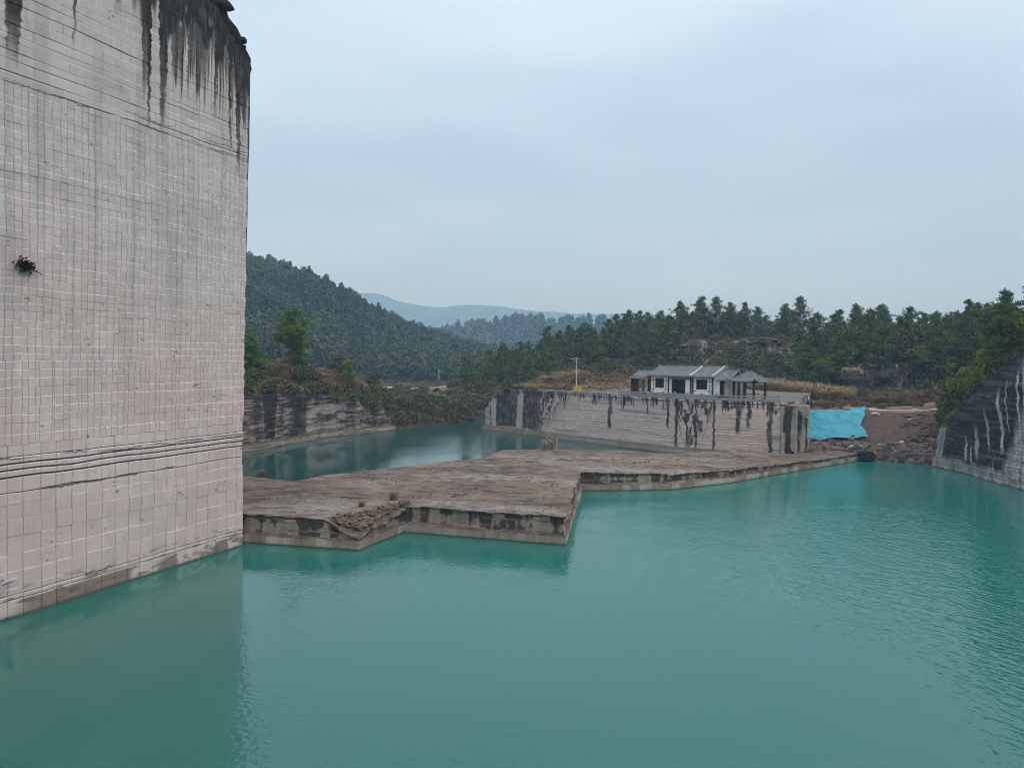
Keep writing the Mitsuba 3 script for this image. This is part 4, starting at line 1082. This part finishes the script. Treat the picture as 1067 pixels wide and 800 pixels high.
# rubble along the foot of the earth slope
rub = []
for k in range(4200):
    t = R.uniform(0, 1)
    q = np.array([43.5, 114.5]) * (1 - t) + np.array([58.5, 103.5]) * t
    w_ = abs(R.normal(0, 2.3)) if k < 3400 else R.uniform(0, 14)
    if w_ > 4.6 and t < 0.66: continue
    x, y = q + np.array([0.55, 0.83]) * (w_ - 0.8) + R.normal(0, 0.4, 2)
    z = h1(x, y)
    if z < -0.9: continue
    if w_ < 4.4: z += R.uniform(0, 1.1) * max(0, 1 - abs(w_ - 1.9) / 2.3)
    a = (0.22 + 0.60 * R.uniform() ** 3) * np.array([1, R.uniform(.6, 1), R.uniform(.35, .8)]) * (1.5 if R.uniform() < 0.06 else 1.0) * (0.6 if k >= 3400 else 1)
    m = trimesh.creation.icosahedron(); v = np.array(m.vertices) * a * R.uniform(0.7, 1.3, (12, 1))
    th = R.uniform(0, 6.3); c, s = np.cos(th), np.sin(th)
    rub.append((v @ np.array([[c, s, 0], [-s, c, 0], [0, 0, 1]]) + [x, y, z + 0.08], np.array(m.faces), np.tile([R.uniform(), R.uniform()], (12, 1))))
for k in range(260):
    x, y = R.uniform(39.5, 45), R.uniform(110, 121)
    z = max(h1(x, y), 1.0 if y < 113 else 0)
    m = trimesh.creation.icosahedron(); v = np.array(m.vertices) * R.uniform(.15, .5) * R.uniform(0.6, 1.3, (12, 1))
    rub.append((v + [x, y, z + 0.1], np.array(m.faces), np.tile([R.uniform(0, .9), R.uniform()], (12, 1))))
v, f, u = join(rub)
single('rubble', (v, f), 'rubble_stone', 'brown broken stones heaped along the shore below the blue tarp', 'rubble', kind='stuff', uv=u)
for x, y, s, lb in ((52.0, 106.8, 0.5, 'pale flat stone at the water, right of the dark boulder'), (61.2, 117.0, 0.42, 'white stone on top of the brown earth slope'), (55.6, 118.0, 0.36, 'pale stone near the upper right corner of the blue tarp')):
    single('stone', crag(x, y, h1(x, y) + 0.15, s * 1.5, s, s * 0.6, int(x), sub=2), 'pole_concrete', lb, 'stone')

# blue tarp laid over the slope
nu, nv = 56, 40
U_, V_ = np.meshgrid(np.linspace(0, 1, nu), np.linspace(0, 1, nv), indexing='ij')
c00, c10, c01, c11 = np.array([44.4, 118.6]), np.array([52.3, 113.4]), np.array([45.8, 124.8]), np.array([54.9, 120.1])
XY = (c00 * ((1 - U_) * (1 - V_))[..., None] + c10 * (U_ * (1 - V_))[..., None] + c01 * ((1 - U_) * V_)[..., None] + c11 * (U_ * V_)[..., None])
XY[..., 0] += 0.5 * N2(U_ * 4, V_ * 6, 1, 91, 2) * 1.4 - 0.7 * np.exp(-((V_ - 0.45) / 0.22) ** 2) * np.clip(U_ - 0.8, 0, 1) * 5
XY[..., 1] += 0.8 * N2(U_ * 7, V_ * 2, 1, 92, 3)
tz = H(XY[..., 0], XY[..., 1]) + 0.45 + 0.9 * N2(XY[..., 0], XY[..., 1], 0.45, 93, 3) + 0.9 * np.abs(N2(0.7 * XY[..., 0] + XY[..., 1], 0.35 * (XY[..., 1] - XY[..., 0]), 0.9, 94, 3)) + 0.2 * np.abs(N2(XY[..., 0], XY[..., 1], 3.0, 95, 2))
tz = np.maximum(tz, 0.4)
G = np.concatenate([XY, tz[..., None]], -1)
i, j = np.meshgrid(np.arange(nu - 1), np.arange(nv - 1), indexing='ij'); a = i * nv + j
qd = np.stack([a, a + nv, a + nv + 1, a + 1], -1).reshape(-1, 4)
bot = G.reshape(-1, 3) - [0, 0, 0.02]
single('tarp', (np.vstack([G.reshape(-1, 3), bot]), np.vstack([qd, qd[:, ::-1] + nu * nv])), 'tarp_sheet', 'bright blue tarp spread over the earth slope at the end of the platform', 'tarp', smooth=False)

# pale track on the brow of the earth slope, and the dirt road in the valley
def ribbon(name, pts, w, bsdf, label, lift=0.12, catg='path'):
    L = LineString(pts); n = int(L.length / 1.0)
    c = np.array([L.interpolate(t).coords[0] for t in np.linspace(0, L.length, n)])
    t = np.gradient(c, axis=0); t /= np.linalg.norm(t, axis=1, keepdims=True); nn = np.stack([-t[:, 1], t[:, 0]], 1)
    rows = [c + nn * w * k for k in (-0.5, -0.2, 0.2, 0.5)]
    zc = H(c[:, 0], c[:, 1]); zc = np.convolve(np.pad(zc, 4, mode='edge'), np.ones(9) / 9, 'valid')
    V = np.vstack([np.column_stack([r_, np.maximum(zc, H(r_[:, 0], r_[:, 1])) + lift]) for r_ in rows] + [np.column_stack([rows[0], zc - 1.0]), np.column_stack([rows[3], zc - 1.0])])
    q = []
    for a_, b_ in ((0, 1), (1, 2), (2, 3), (4, 0), (3, 5)):
        k = np.arange(n - 1); q.append(np.stack([a_ * n + k, a_ * n + k + 1, b_ * n + k + 1, b_ * n + k], 1)[:, ::-1])
    single(name, (V, np.vstack(q)), bsdf, label, catg, kind='structure')


ribbon('path', [(55.8, 120.6), (60, 117.6), (64, 115.0), (66, 113)], 1.2, 'road_dust', 'pale earth track along the brow of the brown slope', 0.15)
ribbon('road', [(-75, 262), (-45, 254), (-32, 250), (-20, 249), (-10, 246), (-3, 240), (6, 236)], 5.5, 'road_dust', 'pale dirt road crossing the valley beyond the lake', 0.5, 'road')

# ------------------------------------------------------------------ the house
HO, HU, HW, HZ = (22.85, 128.0), (0.6, -0.8), (0.8, 0.6), 8.5


def hb(*a): return frame(box(*a), HO, HU, HW, HZ)


house = thing('house', 'long white-walled house with dark red timber and grey tiled roof on the stone platform', 'house')
LH, DH, EV, RG = 13.2, 5.0, 3.15, 4.4
part(house, 'base', hb(-0.3, LH + 0.3, -0.4, DH + 0.3, -0.4, 0.12), 'grey_stone')
WT = 0.18


def wall_seg(u0, u1, z0, z1, m='white_plaster', y0=0.0, y1=WT): return part(house, 'wall', hb(u0, u1, y0, y1, z0, z1), m)


# front: posts at the bay lines, plaster panels between, two windows and the wide door
bays = [(0.0, 4.05, 'win', 1.25, 2.95), (4.05, 8.6, 'door', 4.75, 7.45), (8.6, 12.85, 'win', 9.75, 11.7)]
for u0, u1, kind, a, b in bays:
    if kind == 'win':
        pm = trimesh.creation.extrude_polygon(shapely.box(u0, 0.12, u1, 2.72) - shapely.box(a, 0.95, b, 2.4), WT, engine='earcut')
        pm.vertices = pm.vertices[:, [0, 2, 1]]; pm.faces = pm.faces[:, ::-1]
        part(house, 'wall', frame(pm, HO, HU, HW, HZ), 'white_plaster')
        w = part(house, 'window', hb(a + 0.1, b - 0.1, 0.10, 0.14, 1.05, 2.3), 'interior_dark')
        part(w, 'frame', cat([hb(a - 0.06, a + 0.12, -0.05, 0.16, 0.9, 2.45), hb(b - 0.12, b + 0.06, -0.05, 0.16, 0.9, 2.45), hb(a + 0.12, b - 0.12, -0.05, 0.16, 0.9, 1.06), hb(a + 0.12, b - 0.12, -0.05, 0.16, 2.3, 2.45)]), 'red_timber')
        lat = [hb(a + 0.12 + (b - a - 0.24) * k / 6 - 0.025, a + 0.12 + (b - a - 0.24) * k / 6 + 0.025, 0.02, 0.07, 1.06, 2.3) for k in range(1, 6)] + [hb(a + 0.12, b - 0.12, 0.015, 0.065, zz, zz + 0.05) for zz in (1.35, 1.7, 2.0)]
        part(w, 'lattice', cat(lat), 'red_timber', kind='stuff')
    else:
        part(house, 'wall', hb(u0, a, 0, WT, 0.12, 2.35), 'white_plaster'); part(house, 'wall', hb(b, u1, 0, WT, 0.12, 2.35), 'white_plaster')
        part(house, 'sign_board', hb(u0 + 0.15, u1 - 0.15, -0.04, WT, 2.37, 2.72), 'grey_stone')
        d = part(house, 'door', hb(a + 0.12, b - 0.12, 0.6, 0.66, 0.12, 2.3), 'interior_dark')
        part(d, 'frame', cat([hb(a - 0.05, a + 0.13, -0.05, 0.2, 0.12, 2.36), hb(b - 0.13, b + 0.05, -0.05, 0.2, 0.12, 2.36), hb(a + 0.13, b - 0.13, -0.05, 0.2, 2.2, 2.36)]), 'red_timber')
        for s_ in (0, 1):
            uu = a + 0.13 if s_ == 0 else b - 0.75
            part(d, 'leaf', hb(uu, uu + 0.62, 0.24, 0.3, 0.14, 2.2), 'dark_timber')
part(house, 'wall', cat([hb(12.85, LH, 0, WT, 0.12, EV), hb(LH - WT, LH, WT, DH, 0.12, EV), hb(0, WT, WT, DH, 0.12, EV), hb(WT, LH - WT, DH - WT, DH, 0.12, EV)]), 'white_plaster')
for u in (0.06, 4.05, 8.6, 9.0, 12.85):
    part(house, 'post', hb(u - 0.14, u + 0.14, -0.08, 0.10, 0.12, EV - 0.22), 'red_timber')
for z in (0.62, 2.05):
    for u0, u1 in ((0.22, 1.18), (3.02, 3.9), (9.16, 9.68), (11.78, 12.7)):
        part(house, 'batten', hb(u0, u1, -0.03, 0.02, z, z + 0.09), 'red_timber')
for u in (0.75, 3.45, 12.3):
    part(house, 'batten', hb(u - 0.04, u + 0.04, -0.035, 0.02, 0.2, 2.7), 'red_timber')
part(house, 'beam', hb(-0.1, LH + 0.05, -0.07, 0.14, 2.73, EV - 0.03), 'red_timber')
part(house, 'gable', frame(trimesh.Trimesh(*trimesh.creation.triangulate_polygon(Polygon([(0, 0), (1, 0), (0, 1)]), engine='earcut') if False else (np.array([[LH - .02, 0, EV], [LH - .02, DH, EV], [LH - .02, DH / 2, RG - .15], [LH - .2, 0, EV], [LH - .2, DH, EV], [LH - .2, DH / 2, RG - .15]]), np.array([[0, 1, 2], [3, 5, 4], [0, 2, 5], [0, 5, 3], [1, 4, 5], [1, 5, 2]])), process=False), HO, HU, HW, HZ), 'white_plaster')


def roof(parent, u0, u1, w0, w1, ze, zr, over=0.6, thick=0.14, wr=None, tile=0.28, name='roof'):
    """a two-sided tiled roof: a slab for each slope, rounded tile rows, ridge and verge mortar"""
    wr = (w0 + w1) / 2 if wr is None else wr
    a, b = u0 - 0.35, u1 + 0.35
    def sl(w_e, sgn):
        zo = ze - over * (zr - ze) / (abs(wr - w_e)) * 0.8
        return np.array([w_e + sgn * over, zo]), np.array([wr, zr])
    tops, rows = [], []
    for w_e, sgn in ((w0, -1), (w1, 1)):
        e, r = sl(w_e, sgn)
        k = np.linspace(0, 1, 6)
        prof = np.outer(1 - k, e) + np.outer(k, r); prof[:, 1] -= 0.10 * np.sin(np.pi * k)
        lo = prof - [0, thick]
        ring = np.vstack([prof, lo[::-1]])
        n = len(ring)
        V = np.vstack([np.column_stack([np.full(n, a), ring]), np.column_stack([np.full(n, b), ring])])
        F = [[i_, (i_ + 1) % n, (i_ + 1) % n + n] for i_ in range(n)] + [[i_, (i_ + 1) % n + n, i_ + n] for i_ in range(n)]
        for o_ in (0, n): F += [[o_ + q_, o_ + q_ + 1, o_ + n - 2 - q_] for q_ in range(5)] + [[o_ + q_, o_ + n - 2 - q_, o_ + n - 1 - q_] for q_ in range(5)]
        tops.append(trimesh.Trimesh(V, F, process=False))
        for u in np.arange(a + tile / 2, b, tile):
            pts_ = np.column_stack([np.full(6, u), prof + [0, 0.03]]) + [R.normal(0, 0.01), 0, 0]
            rows.append(tube(pts_, 0.075, 6))
    fix = lambda ms: frame(cat(ms), HO, HU, HW, HZ)
    rf = part(parent, name, fix(tops), 'roof_tile')
    part(rf, 'tile_row', fix(rows), 'roof_tile', kind='stuff')
    part(rf, 'ridge', frame(cat([box(a - 0.05, b + 0.05, wr - 0.11, wr + 0.11, zr - 0.04, zr + 0.16), box(a - 0.12, a + 0.25, wr - 0.09, wr + 0.09, zr + .16, zr + 0.3), box(b - 0.25, b + 0.12, wr - 0.09, wr + 0.09, zr + .16, zr + 0.3)]), HO, HU, HW, HZ), 'roof_tile')
    return rf, sl


rf, sl = roof(house, 0, LH, 0, DH, EV, RG)
for u in (8.75, LH - 0.15):
    for w_e, sgn in ((0, -1), (DH, 1)):
        e, r = sl(w_e, sgn); k = np.linspace(0, 1, 6); pr = np.outer(1 - k, e) + np.outer(k, r); pr[:, 1] += 0.10 - 0.10 * np.sin(np.pi * k)
        part(rf, 'verge_band', frame(tube(np.column_stack([np.full(6, u), pr]), 0.16, 6), HO, HU, HW, HZ), 'ridge_mortar')
# left porch
for u in (-4.3, -2.9, -1.5): part(house, 'post', hb(u - 0.1, u + 0.1, 0.0, 0.2, -0.2, 2.55), 'red_timber')
part(house, 'wall', hb(-4.3, -0.02, DH - 1.0, DH - 0.82, 0, 2.5), 'red_timber'); part(house, 'wall', hb(-4.3, -2.95, 0.3, 0.42, 0.0, 2.3), 'red_timber')
part(house, 'beam', hb(-4.6, -0.02, -0.06, 0.12, 2.5, 2.68), 'red_timber')
part(house, 'lattice_screen', cat([hb(-2.8, -1.6, 0.05, 0.1, z_, z_ + 0.05) for z_ in np.arange(0.2, 2.4, 0.3)] + [hb(u_, u_ + 0.05, 0.11, 0.16, 0.1, 2.5) for u_ in np.arange(-2.75, -1.5, 0.3)]), 'red_timber', kind='stuff')
roof(house, -4.3, -0.45, 0.2, DH - 0.8, 2.62, 3.55, name='porch_roof', over=0.6)
# right passage between house and pavilion
for u in (LH + 0.9, LH + 1.5, LH + 3.2): part(house, 'post', hb(u - 0.09, u + 0.09, 0.2, 0.38, -0.1, 2.6), 'red_timber')
part(house, 'wall', hb(LH + 0.02, LH + 0.8, 0.22, 0.36, 0, 2.5), 'white_plaster'); part(house, 'wall', hb(LH + 0.02, LH + 3.1, 3.4, 3.55, 0, 2.5), 'white_plaster')
part(house, 'side_door', hb(LH + 1.0, LH + 1.42, 0.26, 0.32, 0, 2.4), 'interior_dark')
ring = trimesh.creation.annulus(0.62, 0.75, 0.1); ring.apply_transform(trimesh.transformations.rotation_matrix(np.pi / 2, [1, 0, 0])); ring.apply_translation([LH + 2.35, 0.3, 1.35])
part(house, 'moon_screen', frame(cat([ring] + [box(LH + 1.62, LH + 3.1, 0.27, 0.33, z_, z_ + 0.06) for z_ in (0.2, 0.55, 2.1, 2.4)] + [box(u_, u_ + 0.06, 0.28, 0.32, 0, 2.5) for u_ in (LH + 1.6, LH + 1.85, LH + 2.8, LH + 3.05)]), HO, HU, HW, HZ), 'ridge_mortar')
roof(house, LH + 0.75, LH + 2.5, 0.3, 3.6, 2.85, 3.9, name='passage_roof', over=0.7)

# pavilion at the right end
PVO = (LH + 4.0, -0.9)
pav = thing('pavilion', 'open timber pavilion with curved grey hipped roof at the right end of the house', 'pavilion')
pu, pw, ph = 3.7, 2.9, 2.5
for u in (0.12, 1.0, 1.95, pu - 0.12):
    for w in (0.1, pw - 0.1):
        if w > 1 and 0.5 < u < 2.5: continue
        part(pav, 'post', hb(PVO[0] + u - 0.13, PVO[0] + u + 0.13, PVO[1] + w - 0.13, PVO[1] + w + 0.13, -0.6, ph), 'red_timber')
part(pav, 'floor', hb(PVO[0] - 0.3, PVO[0] + pu + 0.3, PVO[1] - 0.3, PVO[1] + pw + 0.3, -1.1, -0.25), 'grey_stone')
part(pav, 'beam', cat([hb(PVO[0], PVO[0] + pu, PVO[1] + w - .07, PVO[1] + w + .07, ph - 0.3, ph - 0.03) for w in (0.1, pw - 0.1)] + [hb(PVO[0] + u - .07, PVO[0] + u + .07, PVO[1] + 0.18, PVO[1] + pw - .18, ph - 0.3, ph - 0.03) for u in (0.15, pu - 0.1)]), 'red_timber')
part(pav, 'bench_rail', hb(PVO[0] + 2.06, PVO[0] + 2.67, PVO[1] + 0.05, PVO[1] + 0.15, 0.45, 0.55), 'red_timber')
part(pav, 'bench_rail', hb(PVO[0] + 0.23, PVO[0] + 2.67, PVO[1] + pw - 0.15, PVO[1] + pw - 0.05, 0.45, 0.55), 'red_timber')
gu, gw = np.meshgrid(np.linspace(-1, 1, 41), np.linspace(-1, 1, 33), indexing='ij')
over = 0.65
X_, Y_ = PVO[0] + pu / 2 + gu * (pu / 2 + over), PVO[1] + pw / 2 + gw * (pw / 2 + over)
tt = np.maximum(np.clip((np.abs(gu) * (pu / 2 + over) - 0.5) / (pu / 2 + over - 0.5), 0, 1), np.abs(gw))
zz = ph - 0.05 + 1.35 * (1 - tt) ** 1.25 + 0.42 * (np.abs(gu) * np.abs(gw)) ** 5
V = np.concatenate([X_[..., None], Y_[..., None], zz[..., None]], -1).reshape(-1, 3)
i, j = np.meshgrid(np.arange(40), np.arange(32), indexing='ij'); a = i * 33 + j
qd = np.stack([a, a + 33, a + 34, a + 1], -1).reshape(-1, 4)
edge = np.concatenate([np.arange(41) * 33, 40 * 33 + np.arange(1, 33), np.arange(39, -1, -1) * 33 + 32, np.arange(31, 0, -1)])
Vb = V - [0, 0, 0.13]; e2 = np.roll(edge, -1)
rm = trimesh.Trimesh(np.vstack([V, Vb]), np.vstack([qd[:, [0, 1, 2]], qd[:, [0, 2, 3]], qd[:, [0, 2, 1]] + len(V), qd[:, [0, 3, 2]] + len(V), np.stack([edge, edge + len(V), e2 + len(V)], 1), np.stack([edge, e2 + len(V), e2], 1)]), process=False)
prf = part(pav, 'roof', frame(rm, HO, HU, HW, HZ), 'roof_tile')
hips = [frame(tube([(X_[i0, j0], Y_[i0, j0], zz[i0, j0] + 0.05) for i0, j0 in zip(np.linspace(20 + di * 7, 20 + di * 20, 9).round().astype(int), np.linspace(16, 16 + dj * 16, 9).round().astype(int))], 0.09, 6), HO, HU, HW, HZ) for di in (-1, 1) for dj in (-1, 1)]
for h_ in hips: part(prf, 'hip', h_, 'ridge_mortar' if False else 'roof_tile')
part(prf, 'ridge', frame(box(PVO[0] + pu / 2 - 0.55, PVO[0] + pu / 2 + 0.55, PVO[1] + pw / 2 - .1, PVO[1] + pw / 2 + .1, ph + 1.15, ph + 1.42), HO, HU, HW, HZ), 'roof_tile')
rows = []
for u in np.arange(1, 40):
    for sgn in (-1, 1):
        jj = np.arange(16, 33) if sgn > 0 else np.arange(16, -1, -1)
        rows.append(tube(np.column_stack([X_[u, jj], Y_[u, jj], zz[u, jj] + 0.02])[::2], 0.045, 4))
part(prf, 'tile_row', frame(cat(rows), HO, HU, HW, HZ), 'roof_tile', kind='stuff')

# stone balustrade along the edge of the platform
bal = thing('balustrade', 'low grey stone balustrade along the platform edge in front of the house', 'balustrade')
bp = LineString([(17.4, 125.0), (25.6, 115.4), (31.8, 111.1), (37.2, 107.7)])
n = int(bp.length / 2.1)
bpt = [np.array(bp.interpolate(bp.length * k / n).coords[0]) for k in range(n + 1)]
for k, q in enumerate(bpt):
    z0 = float(plat_top(*q)) - 0.15
    m = cat([box(-0.1, 0.1, -0.1, 0.1, 0, 1.02), box(-0.13, 0.13, -0.13, 0.13, 1.02, 1.12)]); m.apply_translation([*q, z0])
    part(bal, 'post', m, 'grey_stone')
    if k < n:
        d = bpt[k + 1] - q; L = np.linalg.norm(d); d /= L; w = np.array([-d[1], d[0]])
        part(bal, 'rail', frame(box(0.1, L - 0.1, -0.06, 0.06, 0.72, 0.88), q, d, w, z0), 'grey_stone')
        part(bal, 'panel', frame(box(0.1, L - 0.1, -0.04, 0.04, 0.10, 0.50), q, d, w, z0), 'grey_stone')
single('kerb', frame(cat([box(0.4 + 3.02 * k, 0.4 + 3.02 * k + 3.0, -0.2, 0.25, -0.02, 0.26) for k in range(6)]), (4.6, 140.3), (0.63, -0.776), (0.776, 0.63), 8.2), 'grey_stone', 'low pale stone kerb along the platform edge, left of the house', 'kerb')

# lamp pole and yellow box
lp = thing('lamp_pole', 'pale pole with a crossbar on the stone platform, behind the yellow box', 'lamp pole')
part(lp, 'pole', tube([(11.2, 134.6, 8.0), (11.2, 134.6, 11), (11.2, 134.6, 14.25)], [0.11, 0.1, 0.075], 8), 'pole_concrete')
part(lp, 'crossbar', tube([(10.4, 134.8, 14.0), (11.2, 134.6, 14.05), (11.7, 134.4, 14.02)], 0.045, 6), 'pole_concrete')
part(lp, 'lamp', box(10.15, 10.55, 134.7, 134.95, 13.92, 14.06), 'pole_concrete')
yb = thing('equipment_box', 'bright yellow box on the edge of the stone platform at the foot of the pole', 'box')
part(yb, 'body', frame(box(0, 1.15, 0, 0.9, 0.1, 0.95), (10.6, 133.6), (0.8, -0.6), (0.6, 0.8), 8.1), 'yellow_paint')
part(yb, 'lid', frame(box(-0.05, 1.2, -0.05, 0.95, 0.955, 1.05), (10.6, 133.6), (0.8, -0.6), (0.6, 0.8), 8.1), 'yellow_paint')
part(yb, 'foot', frame(cat([box(0.05, 0.2, 0.05, 0.85, -0.1, 0.1), box(0.95, 1.1, 0.05, 0.85, -0.1, 0.1)]), (10.6, 133.6), (0.8, -0.6), (0.6, 0.8), 8.1), 'black_metal')
# utility poles
for x, y, h, bar, lb in ((-28.4, 300, 6.6, True, 'distant pale utility pole with a crossarm beside the valley road'), (82.0, 163, 14.5, False, 'thin tall pale pole rising out of the dense pines on the right')):
    z0 = h1(x, y) - 0.2
    k = thing('utility_pole', lb, 'utility pole')
    part(k, 'pole', tube([(x, y, z0), (x, y, z0 + h / 2), (x, y, z0 + h)], [0.16, 0.14, 0.11], 8), 'pole_concrete')
    if bar:
        part(k, 'crossarm', box(x - 0.2, x + 1.5, y - 0.2, y - 0.12, z0 + h - 1.4, z0 + h - 1.25), 'pole_concrete')

# ------------------------------------------------------------------ on the left cliff
b0 = cpos(np.array(16.7), np.array(18.1), np.array(0.0))
bu = thing('dry_bush', 'black dead bush hanging from the sheer face of the left cliff', 'bush')
tw = []
g = np.random.default_rng(77)
nx, ny = CN
for k in range(60):
    d = np.array([CD[0] * g.normal(0, .8) + nx * g.uniform(.1, .8), CD[1] * g.normal(0, .8) + ny * g.uniform(.1, .8), g.normal(-0.05, .5)]); d /= np.linalg.norm(d)
    L = g.uniform(.2, .5)
    p1 = b0 + d * L * .5; p2 = b0 + d * L + g.normal(0, .06, 3) - [0, 0, .08]
    tw.append(tube([b0, p1, p2], [0.02, 0.014, 0.006], 4))
part(bu, 'twig', cat(tw), 'dry_twig', kind='stuff')
v, f, u = leaf_cloud(b0 + np.array([nx, ny, 0]) * .16 + g.normal(0, 1, (420, 3)) * [0.16, 0.26, 0.15], 0.055, g.uniform(0, .3, 420))
part(bu, 'foliage', (v, f), 'dry_twig', uv=u)
e1 = b0 + np.array([-CD[0], -CD[1], 0]) * 0.95 + np.array([nx * .25, ny * .25, -0.42])
part(bu, 'branch', tube([b0, 0.5 * (b0 + e1) + [0, 0, .05], e1], [.035, .03, .015], 5), 'dry_twig')
# floodlight at the left edge
l0 = cpos(np.array(17.75), np.array(2.1), np.array(0.0))
fl = thing('floodlight', 'small white floodlight on a bracket low on the left cliff', 'floodlight')
part(fl, 'bracket', tube([l0 - np.array([nx, ny, 0]) * .2, l0 + np.array([nx, ny, 0]) * .45], 0.03, 6), 'black_metal')
mm = trimesh.creation.box([0.55, 0.5, 0.14]); mm.vertices[mm.vertices[:, 2] < 0] *= [0.82, 0.82, 1]
mm.apply_transform(trimesh.transformations.rotation_matrix(-0.35, [0, 1, 0])); mm.apply_translation(l0 + np.array([nx * .6, ny * .6, 0.06]))
part(fl, 'housing', mm, 'white_paint')
m2 = trimesh.creation.box([0.42, 0.38, 0.05]); m2.apply_transform(trimesh.transformations.rotation_matrix(-0.35, [0, 1, 0])); m2.apply_translation(l0 + np.array([nx * .6 - .03, ny * .6, -0.05]))
part(fl, 'lens', m2, 'black_metal')
